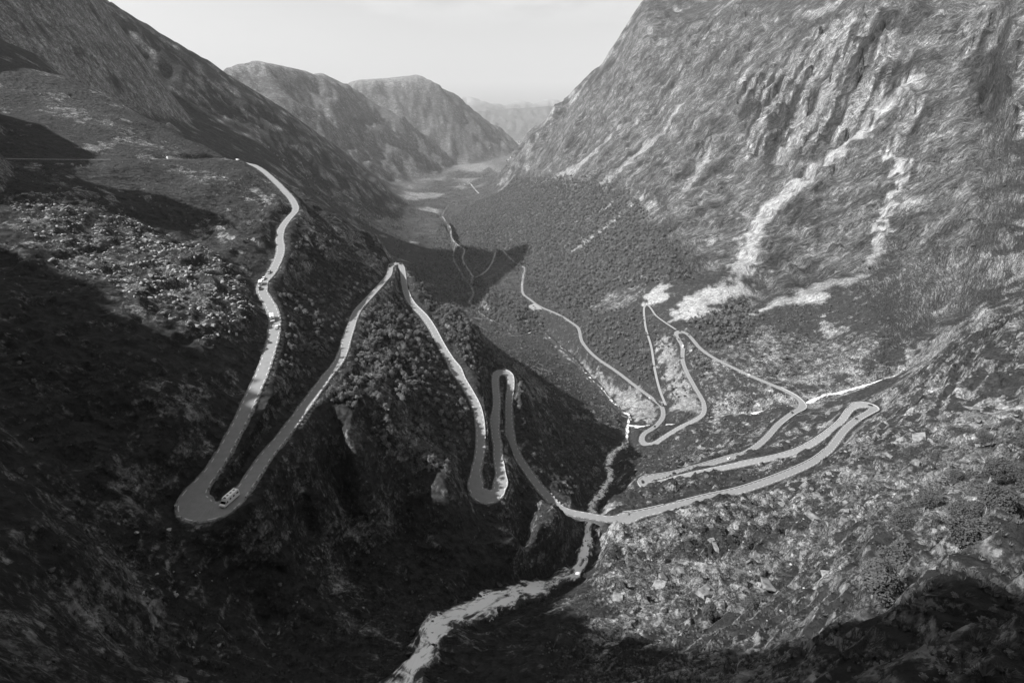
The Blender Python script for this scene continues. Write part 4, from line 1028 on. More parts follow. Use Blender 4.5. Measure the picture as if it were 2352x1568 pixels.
# guard stones on the open edges
bm = bmesh.new(); bmesh.ops.create_cube(bm, size=1.0)
bmesh.ops.bevel(bm, geom=bm.edges[:], offset=.12, segments=1, affect='EDGES')
for v in bm.verts: v.co += Vector((rr_.gauss(0, .04), rr_.gauss(0, .04), rr_.gauss(0, .04)))
gs = bpy.data.meshes.new('guard_stone'); bm.to_mesh(gs); bm.free(); gs.materials.append(noise_mat('guard_rock', .22, .46, 2.0, .9, .4))
GS = []
for (a, b), side, st in [(seg(629,722,450,1130,i_hp - 400,i_hp), 1, 4), (seg(440,1150,660,990,i_hp - 30,i_tip), -1, 4), (seg(660,985,890,640,i_hp,i_tip), -1, 3), (seg(897,613,927,641,i_tip - 30,i_tip + 60), 1, 3), (seg(1095,1125,1120,1140,i_hp2 - 30,i_hp2 + 10), -1, 3), (seg(1234,1112,1290,1167,i_hp3,i_br), 1, 3)]:
    GS += [(i, side) for i in range(a, b, st)]
for i, side in GS[:298]:
    o = part('guard_stone', gs, road); q = hw[i] + .32
    o.location = (ROAD[i, 0] + side * RN[i, 0] * q, ROAD[i, 1] + side * RN[i, 1] * q, ROAD[i, 2] + .22)
    o.rotation_euler = (rng.normal(0, .08), rng.normal(0, .08), math.atan2(RT[i, 1], RT[i, 0]) + rng.normal(0, .15)); s = rng.uniform(.8, 1.25); o.scale = (1.15 * s, .6 * s, .85 * s)

# car park on the valley side
c0 = np.array([hit(1232, 706)])[0]
kp = road_index(1241, 704); Pk = ROAD[kp]; tk, nk = RT[kp], RN[kp]
side = 1 if (c0 - Pk[:2]) @ nk > 0 else -1
side = -1 if ray(1228, 708)[1] and (nk[1] > 0) else 1
V = []
for a, o in ((-22, 3), (26, 3), (20, 24), (-6, 22)): V.append((Pk[0] + tk[0] * a + side * nk[0] * o, Pk[1] + tk[1] * a + side * nk[1] * o, Pk[2] + .05))
V += [(x, y, z - 14) for x, y, z in V]
me = bpy.data.meshes.new('car_park'); me.from_pydata(V, [], [(0,1,2,3)[::side], (0,4,5,1), (1,5,6,2), (2,6,7,3), (3,7,4,0)]); me.update()
struct('car_park', me, gravel)
PARK = [(Pk[0] + tk[0] * a + side * nk[0] * o, Pk[1] + tk[1] * a + side * nk[1] * o, Pk[2] + .05) for a, o in ((-2, 16), (3, 16), (8, 15), (13, 15))]

# ------------------------------------------------------------------ water
def water_mat():
    """broken white water over dark wet rock"""
    m = mat('white_water', .7, .45, .3); nt = m.node_tree; b = nt.nodes['Principled BSDF']; N = nt.nodes.new; L = nt.links.new
    at = N('ShaderNodeAttribute'); at.attribute_name = 'flow'
    tc = N('ShaderNodeTexCoord')
    def nz(sc, det, ro, di):
        n = N('ShaderNodeTexNoise'); n.inputs['Scale'].default_value = sc; n.inputs['Detail'].default_value = det; n.inputs['Roughness'].default_value = ro; n.inputs['Distortion'].default_value = di
        L(uv.outputs['Vector'], n.inputs['Vector']); return n.outputs['Fac']
    uv = N('ShaderNodeAttribute'); uv.attribute_name = 'course'
    def ma(op, a, c):
        q = N('ShaderNodeMath'); q.operation = op
        for k, v in ((0, a), (1, c)):
            if isinstance(v, float): q.inputs[k].default_value = v
            else: L(v, q.inputs[k])
        return q.outputs[0]
    n1 = nz(.2, 6, .62, .9); n2 = nz(.8, 6, .65, .6)
    f = ma('ADD', ma('ADD', ma('MULTIPLY', n1, .7), ma('MULTIPLY', n2, .3)), at.outputs['Fac'])
    rp = N('ShaderNodeValToRGB'); rp.color_ramp.elements[0].position = .47; rp.color_ramp.elements[0].color = (.03, .03, .03, 1)
    rp.color_ramp.elements[1].position = .56; rp.color_ramp.elements[1].color = (.9, .9, .9, 1)
    e = rp.color_ramp.elements.new(.515); e.color = (.4, .4, .4, 1)
    L(f, rp.inputs[0]); L(rp.outputs[0], b.inputs['Base Color'])
    bp = N('ShaderNodeBump'); bp.inputs['Strength'].default_value = .35; bp.inputs['Distance'].default_value = .8; L(n2, bp.inputs['Height']); L(bp.outputs[0], b.inputs['Normal'])
    return m
wm = water_mat()
def stream(name, X, wmul, foam, cols=9):
    T, Nn = tangent(X); n = len(X); V = []; F = []; A = []; C = []
    s = np.arange(n) * 2.0
    for j in range(cols):
        f = j / (cols - 1) * 2 - 1
        wl = X[:, 3] * wmul * (1 + .55 * fbm(s, np.full(n, 40.0 * (1 if f < 0 else -1)), 14, 4, 310))
        o = f * wl
        z = X[:, 2] + .35 * (1 - f * f) - 3.2 * abs(f) ** 5 + .3 * fbm(s, o * 1.0 + 100, 7, 3, 320)
        V.append(np.stack([X[:, 0] + Nn[:, 0] * o, X[:, 1] + Nn[:, 1] * o, z], 1)); A.append(foam - .22 * abs(f) ** 2); C.append(np.stack([s * .38, o, np.zeros(n)], 1))
    V = np.stack(V, 1).reshape(-1, 3); A = np.stack(A, 1).ravel()
    for i in range(n - 1):
        for j in range(cols - 1):
            a = i * cols + j; F.append((a, a + 1, a + cols + 1, a + cols))
    me = bpy.data.meshes.new(name); me.from_pydata(V.tolist(), [], F); me.update()
    at = me.attributes.new('flow', 'FLOAT', 'POINT'); at.data.foreach_set('value', A.astype(np.float32))
    at = me.attributes.new('course', 'FLOAT_VECTOR', 'POINT'); at.data.foreach_set('vector', np.stack(C, 1).reshape(-1, 3).astype(np.float32).ravel())
    for p in me.polygons: p.use_smooth = True
    return struct(name, me, wm)
d0 = np.linalg.norm(FALLS[:, :3], axis=1); ii = np.arange(len(FALLS)); kk = int(np.argmin(np.linalg.norm(FALLS[:, :2] - BR[None, :2], axis=1)))
foam = np.where(ii < kk, .06, .05) - .10 * smooth(kk + 150, kk + 300, ii)
stream('waterfall', FALLS[:kk + 150], 1.55, foam[:kk + 150], 15)
stream('river', FALLS[kk + 149:], 1.0, foam[kk + 149:] - .02, 9)
stream('brook', BROOK, 1.3, np.full(len(BROOK), .06), 7)

# ------------------------------------------------------------------ stone arch bridge
def bridge():
    P = BR; t = RT[kb]; nn_ = RN[kb]; rz = math.atan2(t[1], t[0])
    root = empty('arch_bridge', (P[0], P[1], P[2]), rz)
    tag(root, 'narrow stone arch bridge carrying the road over the white gorge stream', 'bridge')
    W = 3.0; L0, L1 = -19.0, 19.0; span = 10.5; rise = 7.0; crown = -1.6
    n = 40
    xs = np.linspace(L0, L1, n + 1)
    k0 = kb + int(L0); top = [ROAD[kb + int(round(x)), 2] - P[2] - .05 for x in xs]
    lat = [float((ROAD[kb + int(round(x)), :2] - P[:2]) @ nn_) for x in xs]
    lon = [float((ROAD[kb + int(round(x)), :2] - P[:2]) @ t) for x in xs]
    def low(x):
        q = abs(x) / span
        return crown - rise * (1 - math.sqrt(max(0, 1 - q * q))) if q < 1 else -13.0
    for s in (1, -1):
        V = []; F = []
        for i, x in enumerate(xs): V += [(lon[i], lat[i] + s * W, top[i]), (lon[i], lat[i] + s * W, top[i] + low(x))]
        V2 = [(a, b - s * .8, c) for a, b, c in V]; m = len(V)
        for i in range(n): F += [(2 * i, 2 * i + 1, 2 * i + 3, 2 * i + 2), (m + 2 * i, m + 2 * i + 1, m + 2 * i + 3, m + 2 * i + 2), (2 * i, 2 * i + 2, m + 2 * i + 2, m + 2 * i)]
        me = bpy.data.meshes.new('spandrel_wall'); me.from_pydata(V + V2, [], F); me.update(); part('spandrel_wall', me, root, bstone)
        # voussoirs of the arch ring
        for k in range(22):
            a0 = math.pi * (.04 + .92 * k / 22); a1 = math.pi * (.04 + .92 * (k + .9) / 22)
            pts = []
            for a in (a0, a1):
                for q in (0, .75): pts.append((math.cos(a) * (span + q), crown - rise + math.sin(a) * (rise + q)))
            x0 = sum(p[0] for p in pts) / 4; lt = float(np.interp(x0, xs, lat)); tz = float(np.interp(x0, xs, top))
            V = [(p[0], lt + s * (W + .1 - d), p[1] + tz) for d in (0, .5) for p in pts]
            me = bpy.data.meshes.new('arch_stone'); me.from_pydata(V, [], [(0,1,3,2),(4,6,7,5),(0,4,5,1),(2,3,7,6),(1,5,7,3),(0,2,6,4)]); me.update(); part('arch_stone', me, root, bstone2)
        # railing on both sides
        V = []; F = []
        for zz in (.45, .95):
            limb(V, F, [Vector((lon[i], lat[i] + s * (W - .05), top[i] + zz)) for i in range(n + 1)], [.05] * (n + 1), 4)
        me = bpy.data.meshes.new('rail'); me.from_pydata([tuple(v) for v in V], [], F); me.update(); part('rail', me, root, iron)
        for i in range(0, n + 1, 2):
            o = part('rail_post', POST, root); o.location = (lon[i], lat[i] + s * (W - .05), top[i] + .5)
    V = []; F = []
    xa = np.linspace(-span, span, 31)
    for x in xa:
        lt = float(np.interp(x, xs, lat)); tz = float(np.interp(x, xs, top))
        for s in (1, -1): V.append((x, lt + s * (W - .05), tz + low(x * .9999)))
    for i in range(30): F.append((2 * i, 2 * i + 1, 2 * i + 3, 2 * i + 2))
    me = bpy.data.meshes.new('arch_vault'); me.from_pydata(V, [], F); me.update(); part('arch_vault', me, root, bstone)
bstone = noise_mat('bridge_stone', .16, .36, 1.6, .95, .8); bstone2 = noise_mat('arch_stone', .2, .42, 1.2, .95, .6); iron = mat('dark_iron', .05, .6)
def box_part(name, x0, x1, y0, y1, z0, z1, bevel=0.0):
    bm = bmesh.new(); bmesh.ops.create_cube(bm, size=1.0)
    for v in bm.verts: v.co = Vector(((x0 + x1) / 2 + v.co.x * (x1 - x0), (y0 + y1) / 2 + v.co.y * (y1 - y0), (z0 + z1) / 2 + v.co.z * (z1 - z0)))
    if bevel: bmesh.ops.bevel(bm, geom=bm.edges[:], offset=bevel, segments=2, affect='EDGES')
    me = bpy.data.meshes.new(name); bm.to_mesh(me); bm.free(); return me
POST = box_part('rail_post', -.06, .06, -.06, .06, -.5, .5); POST.materials.append(iron)
bridge()
# ------------------------------------------------------------------ vehicles
white_p = mat('white_paint', .85, .35, .5); dark_p = mat('dark_paint', .035, .3, .5); grey_p = mat('silver_paint', .32, .35, .5)
glass_m = mat('dark_glass', .012, .08, .5); tyre_m = mat('tyre', .02, .9); rim_m = mat('rim', .4, .4, .5); plast = mat('grey_plastic', .12, .6); lamp_m = mat('lamp_glass', .75, .2, .5); red_m = mat('tail_glass', .1, .3, .5)
def prof_body(name, prof, y0, y1, taper=0.0, ztaper=1.0):
    """extrude a side profile [(x, z)] across the width, upper part drawn in"""
    V = []; m = len(prof)
    for s, yy in ((0, y0), (1, y1)):
        for x, z in prof:
            k = taper * max(0.0, z - ztaper); V.append((x, yy + (k if s == 0 else -k), z))
    F = [tuple(range(m))[::-1], tuple(range(m, 2 * m))] + [(i, (i + 1) % m, m + (i + 1) % m, m + i) for i in range(m)]
    bm = bmesh.new(); vs = [bm.verts.new(v) for v in V]
    for f in F: bm.faces.new([vs[i] for i in f])
    bmesh.ops.recalc_face_normals(bm, faces=bm.faces[:])
    bmesh.ops.bevel(bm, geom=bm.edges[:], offset=.05, segments=2, affect='EDGES', clamp_overlap=True)
    me = bpy.data.meshes.new(name); bm.to_mesh(me); bm.free(); return me
def quad(name, pts):
    """thin pane with a little thickness"""
    p = [Vector(q) for q in pts]; n = (p[1] - p[0]).cross(p[3] - p[0]).normalized() * .02
    V = [q + n for q in p] + [q - n for q in p]
    me = bpy.data.meshes.new(name); me.from_pydata([tuple(v) for v in V], [], [(0,1,2,3),(7,6,5,4),(0,4,5,1),(1,5,6,2),(2,6,7,3),(3,7,4,0)]); me.update(); return me
def wheel_meshes(r, w):
    out = []
    for rad, ww, nm, mm in ((r, w, 'tyre', tyre_m), (r * .6, w * 1.08, 'rim', rim_m)):
        bm = bmesh.new(); bmesh.ops.create_cone(bm, cap_ends=True, segments=16, radius1=rad, radius2=rad, depth=ww)
        bmesh.ops.rotate(bm, verts=bm.verts[:], matrix=Matrix.Rotation(R(90), 3, 'X'))
        me = bpy.data.meshes.new(nm); bm.to_mesh(me); bm.free(); me.materials.append(mm); out.append(me)
    return out
def make_proto(kind):
    P = []     # (name, mesh, material, location, [sub-parts])
    if kind == 'car':
        body = [(-2.1,.32),(-2.15,.75),(-2.0,.98),(-1.75,1.02),(-1.25,1.44),(.25,1.47),(1.0,1.0),(1.95,.85),(2.15,.6),(2.12,.32)]
        P.append(('body', prof_body('body', body, -.86, .86, .28, .95), None, (0,0,0), []))
        P.append(('windscreen', quad('windscreen', [(.36,-.68,1.43),(1.0,-.74,1.04),(1.0,.74,1.04),(.36,.68,1.43)]), glass_m, (.03,0,.03), []))
        P.append(('rear_window', quad('rear_window', [(-1.32,-.68,1.42),(-1.74,-.74,1.06),(-1.74,.74,1.06),(-1.32,.68,1.42)]), glass_m, (-.03,0,.03), []))
        for s in (-1, 1):
            P.append(('side_window', quad('side_window', [(-1.55,s*.84,1.05),(.85,s*.84,1.05),(.25,s*.74,1.39),(-1.2,s*.74,1.39)]), glass_m, (0,s*.012,0), []))
            P.append(('headlight', box_part('headlight', 2.02, 2.16, s*.5-.16, s*.5+.16, .62, .78, .02), lamp_m, (0,0,0), []))
            P.append(('tail_light', box_part('tail_light', -2.17, -2.06, s*.62-.14, s*.62+.14, .7, .9, .02), red_m, (0,0,0), []))
        wl = wheel_meshes(.32, .22); W = [(x, s * .78, .32) for x in (-1.3, 1.32) for s in (-1, 1)]
    elif kind == 'motorhome':
        body = [(-3.4,.45),(-3.45,2.75),(-3.3,2.95),(1.35,2.95),(1.95,2.75),(2.2,2.2),(2.25,2.02),(2.35,1.95),(2.95,1.25),(3.5,1.1),(3.62,.75),(3.58,.4)]
        P.append(('body', prof_body('body', body, -1.13, 1.13, .05, 1.2), None, (0,0,0), []))
        P.append(('windscreen', quad('windscreen', [(2.38,-.92,1.92),(2.92,-1.0,1.3),(2.92,1.0,1.3),(2.38,.92,1.92)]), glass_m, (.05,0,.05), []))
        P.append(('roof_window', quad('roof_window', [(1.45,-.45,2.93),(1.9,-.45,2.79),(1.9,.45,2.79),(1.45,.45,2.93)]), glass_m, (.03,0,.035), []))
        for x in (-2.4, -.9, .5):
            P.append(('roof_hatch', box_part('roof_hatch', x-.28, x+.28, -.3, .3, 2.94, 3.06, .03), plast, (0,0,0), []))
        for s in (-1, 1):
            for x0, x1, z0, z1 in ((-3.0,-2.1,1.75,2.3), (-1.2,-.55,1.7,2.2), (.3,.95,1.7,2.2), (1.75,2.4,1.35,1.95)):
                P.append(('side_window', quad('side_window', [(x0,s*1.13,z0),(x1,s*1.13,z0),(x1-(.2 if x0>1.5 else 0),s*1.09,z1),(x0,s*1.09,z1)]), glass_m, (0,s*.025,0), []))
            P.append(('headlight', box_part('headlight', 3.45, 3.64, s*.78-.18, s*.78+.18, .8, 1.0, .03), lamp_m, (0,0,0), []))
            P.append(('wing_mirror', box_part('wing_mirror', 2.55, 2.75, s*1.28-.13, s*1.28+.13, 1.4, 1.75, .03), plast, (0,0,0), []))
        wl = wheel_meshes(.36, .24); W = [(x, s * 1.0, .36) for x in (-2.0, 2.6) for s in (-1, 1)]
    elif kind == 'caravan':
        body = [(-2.3,.5),(-2.45,1.5),(-2.2,2.5),(-1.8,2.62),(1.7,2.62),(2.2,2.3),(2.5,1.4),(2.4,.5)]
        P.append(('body', prof_body('body', body, -1.1, 1.1, .03, 1.0), None, (0,0,0), []))
        P.append(('roof_hatch', box_part('roof_hatch', -.3, .3, -.3, .3, 2.61, 2.72, .03), plast, (0,0,0), []))
        P.append(('front_window', quad('front_window', [(2.3,-.7,2.05),(2.5,-.8,1.5),(2.5,.8,1.5),(2.3,.7,2.05)]), glass_m, (.06,0,.02), []))
        for s in (-1, 1):
            for x0 in (-1.7, .6): P.append(('side_window', quad('side_window', [(x0,s*1.1,1.5),(x0+1.0,s*1.1,1.5),(x0+1.0,s*1.08,2.05),(x0,s*1.08,2.05)]), glass_m, (0,s*.025,0), []))
        P.append(('drawbar', box_part('drawbar', 2.4, 3.6, -.06, .06, .42, .54), plast, (0,0,0), []))
        wl = wheel_meshes(.32, .2); W = [(-.2, s * .98, .32) for s in (-1, 1)]
    for p in W: P.append(('wheel', wl[0], None, p, [('rim', wl[1])]))
    return P
PROTO = {k: make_proto(k) for k in ('car', 'motorhome', 'caravan')}
BODYM = {}
for kind in PROTO:
    for nm, me, mm, loc, sub in PROTO[kind]:
        if mm and not me.materials: me.materials.append(mm)
def place_vehicle(kind, name, loc, rot, paint_m, label, cat, group=None, scale=1.0):
    e = empty(name, loc, rot=rot); e.scale = (scale,) * 3; tag(e, label, cat, group)
    for nm, me, mm, l, sub in PROTO[kind]:
        if nm == 'body':
            key = (kind, paint_m.name)
            if key not in BODYM:
                b = me.copy(); b.materials.append(paint_m); BODYM[key] = b
            me = BODYM[key]
        o = part(nm, me, e); o.location = l
        for sn, sm in sub: part(sn, sm, o)
    return e
def on_road(u, v, lat, flip, lo=0, hi=None):
    i = road_index(u, v, lo, hi); T = RT[i] * (-1 if flip else 1)
    z = ROAD[i, 2]; g = (ROAD[min(i + 3, len(ROAD) - 1), 2] - ROAD[max(i - 3, 0), 2]) / 6.0 * (-1 if flip else 1)
    p = (ROAD[i, 0] + RN[i, 0] * lat, ROAD[i, 1] + RN[i, 1] * lat, z + .02)
    return p, (0, -math.atan(g), math.atan2(T[1], T[0]))
i_l2e = i_l2 + 700
VEH = [
 ('motorhome','motorhome',(522,1142),.6,True,white_p,'large white motorhome coming round the lowest left bend','motorhome',(i_hp,i_hp+60)),
 ('motorhome','motorhome',(622,733),-1.1,False,white_p,'white camper on the upper left road, just ahead of a small white car','motorhome',(i_hp-330,i_hp)),
 ('car','car',(632,753),1.2,True,white_p,'small white car beside the sunlit edge of the upper left road','car',(i_hp-330,i_hp)),
 ('caravan','caravan',(599,651),-1.1,False,white_p,'white caravan towed by a dark car on the upper left road','caravan',(i_hp-330,i_hp)),
 ('car','car',(600,664),-1.1,False,dark_p,'dark car towing the white caravan','car',(i_hp-330,i_hp)),
 ('car','car',(607,640),-1.1,False,white_p,'small white car close behind the caravan','car',(i_hp-330,i_hp)),
 ('car','car',(620,625),-1.1,False,grey_p,'grey car last in the line behind the caravan','car',(i_hp-330,i_hp)),
 ('motorhome','van',(390,366),0,False,white_p,'pale van far up on the level road at the left, leftmost of three','van',(0,i_hp)),
 ('car','car',(518,367),0,False,white_p,'pale car far up on the level road, middle of three','car',(0,i_hp)),
 ('motorhome','van',(547,368),0,False,white_p,'pale van far up on the level road, nearest the first bend','van',(0,i_hp)),
 ('car','car',(897,611),1.2,False,dark_p,'dark car parked at the pointed top bend, left of two','car',(i_tip-40,i_tip+40)),
 ('car','car',(917,608),1.6,False,dark_p,'dark car parked at the pointed top bend, right of two','car',(i_tip-10,i_tip+60)),
 ('motorhome','camper_bus',(1568,797),0,False,white_p,'white camper bus on the road beside the pale scree strip','bus',(i_t2-10,i_l2)),
 ('car','car',(1561,758),0,False,dark_p,'dark car at the top of the far right bend','car',(i_t2-60,i_t2+30)),
 ('car','car',(1583,768),0,False,dark_p,'dark car just above the far right bend','car',(i_r2,i_t2)),
 ('car','car',(1560,779),0,False,dark_p,'dark car coming out of the far right bend ahead of the camper bus','car',(i_t2-10,i_l2)),
 ('car','car',(1721,862),.5,False,white_p,'white car on the long straight below the meadow','car',(i_r2,i_t2)),
 ('car','car',(1822,950),.9,True,dark_p,'dark car just before the culvert bend at the right','car',(i_l1,i_r2)),
 ('car','car',(1997,935),-1.0,False,dark_p,'dark car turning in the outermost right bend','car',(i_r1-20,i_r1+40)),
 ('car','car',(1968,963),.8,False,dark_p,'dark car driving up to the outermost right bend','car',(i_br,i_r1)),
 ('car','car',(1672,1052),-1.0,True,white_p,'white car on the middle one of the three right-hand roads','car',(i_l1,i_r2)),
 ('car','car',(1547,1088),0,True,dark_p,'black car heading into the bend with the pale rock island','car',(i_l1,i_r2)),
 ('car','car',(1477,1107),1.5,False,dark_p,'dark car in the bend round the pale rock island','car',(i_l1-15,i_l1+15)),
 ('car','car',(1506,982),.5,False,dark_p,'dark car on the road by the small brook bridge','car',(i_l2,i_l2e)),
 ('car','car',(1478,905),.9,True,grey_p,'grey car on the gravel-side road beside the river bank','car',(i_l2,i_l2e)),
 ('car','car',(1492,920),4.6,True,white_p,'white car parked on the gravel beside the river road','car',(i_l2,i_l2e)),
 ('motorhome','van',(1200,655),0,False,white_p,'white van on the valley road before the car park','van',(i_l2,len(ROAD))),
 ('car','car',(1201,640),0,False,grey_p,'grey car behind the white van on the valley road','car',(i_l2,len(ROAD)))]
for kind, nm, (u, v), lat, flip, pm, lb, ct, (lo, hi) in VEH:
    p, r = on_road(u, v, lat, flip, max(lo, 0), hi); place_vehicle(kind, nm, p, r, pm, lb, ct, 'vehicles on the pass road')
for k, p in enumerate(PARK):
    place_vehicle('car', 'car', p, (0, 0, .3 + .2 * k), (dark_p, white_p, dark_p, grey_p)[k], ('dark car parked first in the valley car park', 'white car parked in the valley car park', 'dark car parked third in the valley car park', 'grey car parked last in the valley car park')[k], 'car', 'cars in the car park')

# motorcycles and a rider by the bridge
def motorcycle(p, rz, label):
    e = empty('motorcycle', p, rz); tag(e, label, 'motorcycle', 'motorcycles on the pass road')
    wl = wheel_meshes(.32, .14)
    for x in (-.72, .72):
        o = part('wheel', wl[0], e); o.location = (x, 0, .32); part('rim', wl[1], o)
    V = []; F = []
    limb(V, F, [Vector((-.72,0,.32)), Vector((-.1,0,.5)), Vector((.35,0,.85)), Vector((.5,0,.92))], [.07,.16,.13,.06], 6)
    limb(V, F, [Vector((.72,0,.32)), Vector((.45,0,1.0))], [.05,.05], 5); limb(V, F, [Vector((.42,-.36,1.05)), Vector((.45,0,1.0)), Vector((.42,.36,1.05))], [.03,.03,.03], 5)
    me = bpy.data.meshes.new('frame'); me.from_pydata([tuple(v) for v in V], [], F); me.update(); part('frame', me, e, dark_p)
    part('seat', box_part('seat', -.75, -.05, -.14, .14, .72, .84, .04), e, tyre_m); part('tank', box_part('tank', -.02, .42, -.17, .17, .72, .98, .06), e, dark_p)
    for s in (-1, 1): part('pannier', box_part('pannier', -.85, -.35, s*.3-.13, s*.3+.13, .5, .85, .03), e, grey_p)
    return e
p, r = on_road(1444, 1177, 2.4, False, i_br, i_r1); motorcycle(p, r[2] + .6, 'dark motorcycle parked in the lay-by beside the stone bridge')
p, r = on_road(1581, 1077, .8, True, i_l1, i_r2); motorcycle(p, r[2], 'motorcycle riding between the two middle right-hand roads')
def person(p, rz, label):
    """a standing figure, one skinned surface"""
    J = [(0,0,.95),(0,0,1.2),(0,0,1.42),(0,0,1.52),(0,.0,1.66),(0,.2,1.4),(.05,.3,1.12),(.12,.26,.88),(0,-.2,1.4),(.02,-.28,1.12),(.06,-.27,.86),(0,.1,.9),(.02,.12,.5),(0,.13,.06),(.13,.14,.03),(0,-.1,.9),(.02,-.13,.5),(-.02,-.15,.06),(.12,-.16,.03)]
    E_ = [(0,1),(1,2),(2,3),(3,4),(2,5),(5,6),(6,7),(2,8),(8,9),(9,10),(0,11),(11,12),(12,13),(13,14),(0,15),(15,16),(16,17),(17,18)]
    Rr = [.15,.15,.17,.06,.11,.08,.055,.045,.08,.055,.045,.1,.07,.05,.04,.1,.07,.05,.04]
    me = bpy.data.meshes.new('body'); me.from_pydata(J, E_, []); me.update(); o = part('body', me, None, plast)
    sk = o.modifiers.new('skin', 'SKIN'); sb = o.modifiers.new('sub', 'SUBSURF'); sb.levels = sb.render_levels = 1
    for i, q in enumerate(Rr): me.skin_vertices[0].data[i].radius = (q, q)
    me.skin_vertices[0].data[0].use_root = True
    e = empty('person', p, rz); o.parent = e; tag(e, label, 'person')
    bm = bmesh.new(); bmesh.ops.create_icosphere(bm, subdivisions=2, radius=.125)
    for v in bm.verts: v.co.z *= 1.15
    h = bpy.data.meshes.new('helmet'); bm.to_mesh(h); bm.free(); q = part('helmet', h, e, white_p); q.location = (0, 0, 1.7)
p, r = on_road(1449, 1180, 3.2, False, i_br, i_r1); person(p, r[2] + 2, 'person in grey riding clothes and pale helmet beside the parked motorcycle')

# ------------------------------------------------------------------ farms and town
wall_w = mat('white_wall', .5, .8); roof_d = mat('slate_roof', .08, .8); wall_g = mat('grey_wall', .4, .8); pane = mat('pane', .03, .2)
def house_mesh(w, d, h, rf):
    me = bpy.data.meshes.new('wall')
    V = [(-w/2,-d/2,-4),(w/2,-d/2,-4),(w/2,d/2,-4),(-w/2,d/2,-4),(-w/2,-d/2,h),(w/2,-d/2,h),(w/2,d/2,h),(-w/2,d/2,h),(-w/2,0,h+rf),(w/2,0,h+rf)]
    me.from_pydata(V, [], [(0,1,5,4),(1,2,6,9,5),(2,3,7,6),(3,0,4,8,7)]); me.update()
    ro = bpy.data.meshes.new('roof'); e = .4
    t = [(-w/2-e,-d/2-e,h-.25),(w/2+e,-d/2-e,h-.25),(w/2+e,0,h+rf+.15),(-w/2-e,0,h+rf+.15),(-w/2-e,d/2+e,h-.25),(w/2+e,d/2+e,h-.25)]
    ro.from_pydata(t + [(x, y, z - .2) for x, y, z in t], [], [(0,1,2,3),(3,2,5,4),(6,9,8,7),(9,10,11,8),(0,6,7,1),(4,5,11,10),(0,3,9,6),(3,4,10,9),(1,7,8,2),(2,8,11,5)]); ro.update()
    return me, ro
HM = []
for k in range(4):
    a, b = house_mesh(11 + 4 * k, 8 + 1.5 * k, 5 + k * .6, 3.0); a.materials.append((wall_w, wall_w, wall_g, wall_w)[k]); b.materials.append(roof_d); HM.append((a, b))
FWIN = quad('window', [(-.6,0,-.7),(.6,0,-.7),(.6,0,.7),(-.6,0,.7)]); FWIN.materials.append(pane)
def house(x, y, k, rz, label, group, scale=1.0, wins=True, name='farmhouse'):
    z = float(height(np.array([x]), np.array([y]), np.array([20.]))[0])
    e = empty(name, (x, y, z), rz); e.scale = (scale,) * 3; tag(e, label, 'house' if name != 'warehouse' else 'warehouse', group)
    part('wall', HM[k][0], e); part('roof', HM[k][1], e)
    if wins:
        for q in (-3.5, 0, 3.5): o = part('window', FWIN, e); o.location = (q, -(8 + 1.5 * k) / 2 - .02, 2.6)
    return e
FARM = [((1058,424),'leftmost white farmhouse in the valley hamlet beside the straight road'),((1064,423),'second white farmhouse from the left in the valley hamlet'),((1070,425),'farmhouse in the middle of the valley hamlet'),((1076,424),'white barn just right of the middle of the valley hamlet'),((1081,423),'second farmhouse from the right in the valley hamlet'),((1086,425),'rightmost farmhouse of the valley hamlet, at the head of the straight road'),
        ((1163,371),'left farmhouse on the far pale field'),((1169,369),'white farmhouse in the middle of the far pale field'),((1174,371),'right farmhouse on the far pale field'),((1125,350),'lone white building at the foot of the far mountain')]
for k, ((u, v), lb) in enumerate(FARM):
    q = hit(u, v); house(q[0], q[1], k % 4, rng.uniform(0, 3), lb, 'farm buildings on the valley floor', 1.2 if v < 400 else 1.1)
for k in range(70):
    u = 1166 + 54 * rng.random(); v = 327 + 5.5 * rng.random(); d = ray(u, v); t_ = -690 / d[2]
    house(d[0] * t_, d[1] * t_, k % 4, rng.uniform(0, 3), 'small white house in the far town at the valley mouth', 'houses of the far town', rng.uniform(1.4, 2.6), False, 'town_house')
for k in range(5):
    d = ray(1172 + 4.5 * k, 325); t_ = -690 / d[2]
    house(d[0] * t_, d[1] * t_, 3, rng.uniform(-.2, .2), ['leftmost', 'second', 'middle', 'fourth', 'rightmost'][k] + ' of the large white halls at the far town', 'large halls of the far town', 4.5, False, 'warehouse')
# the straight valley road to the hamlet
pts_ = np.array([np.r_[hit(u, v), 0] for u, v in [(1100,446),(1092,437),(1084,427),(1078,420)]]); pts_ = resample(pts_, 12.0)
pts_[:, 2] = height(pts_[:, 0], pts_[:, 1], np.full(len(pts_), 15.)) + 2.0
struct('valley_road', ribbon('valley_road', pts_, [(5.0, 0.0), (-5.0, 0.0)]), gravel)
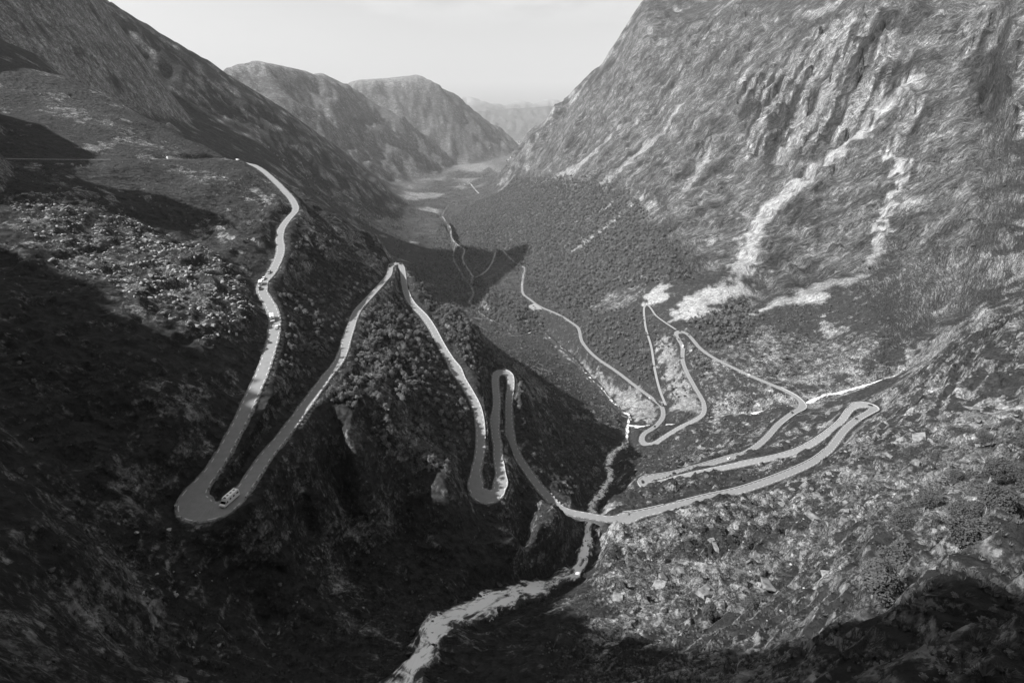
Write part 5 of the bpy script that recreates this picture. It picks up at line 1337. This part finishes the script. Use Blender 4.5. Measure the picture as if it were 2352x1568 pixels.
# ------------------------------------------------------------------ foreground birches and heath
bark2 = noise_mat('weathered_birch_bark', .16, .42, 4, .85, .3)
def big_birch(r, h, stems):
    t = trunk_mesh('trunk', h * .7, .04 * h ** .5, r, stems, .2, 6, 7); t.materials.append(bark2)
    c = crown_mesh('crown', h * .42, h * .25, h * 1.02, 5200, .105, r, 22); c.materials.append(leafB)
    return t, c
BB = [big_birch(rr_, 1.0 * s, n) for s, n in ((3.6, 2), (4.2, 3), (3.2, 1), (4.6, 2))]
FRONT = [((1991,1399),2,140,'crooked pale-trunked birch on the sunny knoll beside the black shadow'),((2188,1287),1,95,'round bushy birch standing alone in the grass at the lower right'),((2188,1223),3,120,'slender birch left of the row at the right edge'),((2241,1215),0,110,'birch with a curved trunk in the middle of the right-hand row'),((2276,1204),2,100,'birch with a short white trunk at the right end of the row'),
         ((2256,1131),1,100,'forked birch at the lower edge of the birch thicket'),((2299,1127),3,100,'birch with a thin upright trunk in the birch thicket'),((2329,1062),0,110,'birch with pale bare branches high in the thicket at the right edge'),((2032,1322),2,80,'small birch at the tip of the black shadow'),((2055,1234),1,70,'low bushy birch above the tip of the black shadow'),((1717,1410),0,55,'dark bush on the sunny rock above the black shadow'),
         ((2120,1180),1,90,'birch at the left end of the thicket'),((2180,1120),3,90,'birch in the upper left of the thicket'),((2230,1060),1,100,'leafy birch in the middle of the thicket'),((2300,1000),0,100,'leafy birch at the top of the thicket'),((2150,1060),2,90,'birch beside the dark rock step below the thicket'),((2345,1150),1,80,'birch cut by the right edge of the view'),((1620,1440),2,45,'small twiggy shrub at the edge of the lower shadow')]
for (u, v), k, s, lb in FRONT:
    q = hit(u, v); z = float(height(q[:1], q[1:], np.array([.3]))[0])
    s = min(7.5, s * math.sqrt(q[0] ** 2 + q[1] ** 2 + z * z) / 1250) / (3.6, 4.2, 3.2, 4.6)[k]
    e = empty('birch_tree', (q[0], q[1], z - .15), rng.uniform(0, 6.28)); e.scale = (s,) * 3; tag(e, lb, 'tree', 'foreground birches')
    part('trunk', BB[k][0], e); part('crown', BB[k][1], e)
# heath: tufts of grass and heather close by, too many to count
V = []; F = []
for i in range(26):
    a = rr_.random() * 6.28; q = .32 * rr_.random(); ln = .25 + .4 * rr_.random(); b = Vector((math.cos(a) * q, math.sin(a) * q, -.05)); tip = b + Vector((math.cos(a) * ln * .6, math.sin(a) * ln * .6, ln)); sd = Vector((-math.sin(a), math.cos(a), 0)) * .05
    k = len(V); V += [tuple(b - sd), tuple(b + sd), tuple(tip)]; F.append((k, k + 1, k + 2))
tm = bpy.data.meshes.new('tuft'); tm.from_pydata(V, [], F); tm.update(); tm.materials.append(noise_mat('heath_grass', .05, .17, .8, .9))
tuft = bpy.data.objects.new('heath_tuft', tm); COL.objects.link(tuft)
hx, hy = [], []
for pg, dn in (([(1400,1230),(1750,1150),(1950,1080),(2100,1000),(2351,1000),(2351,1560),(1250,1560),(1330,1400)], 1.1), ([(0,800),(420,850),(430,1190),(800,1190),(1100,1200),(1300,1200),(1250,1330),(950,1480),(900,1560),(0,1560)], .5)):
    x, y = scatter(pg, dn, .42, 5, 77, 2.0); hx.append(x); hy.append(y)
hx = np.concatenate(hx); hy = np.concatenate(hy); hzv = height(hx, hy, np.hypot(hx, hy) * .0045)
tag(tuft, 'single tuft of grass on the shaded rock just below the viewpoint', 'grass')
q = hit(1600, 1530); tuft.location = (q[0], q[1], float(height(q[:1], q[1:], np.array([.3]))[0])); tuft.scale = (1.6,) * 3
instancer('heath', hx[1:], hy[1:], hzv[1:], rng.uniform(.6, 1.7, len(hx) - 1), np.zeros(len(hx) - 1, int), {0: tuft}, 'heather and grass tufts growing over the near slopes', 'heath', .3)
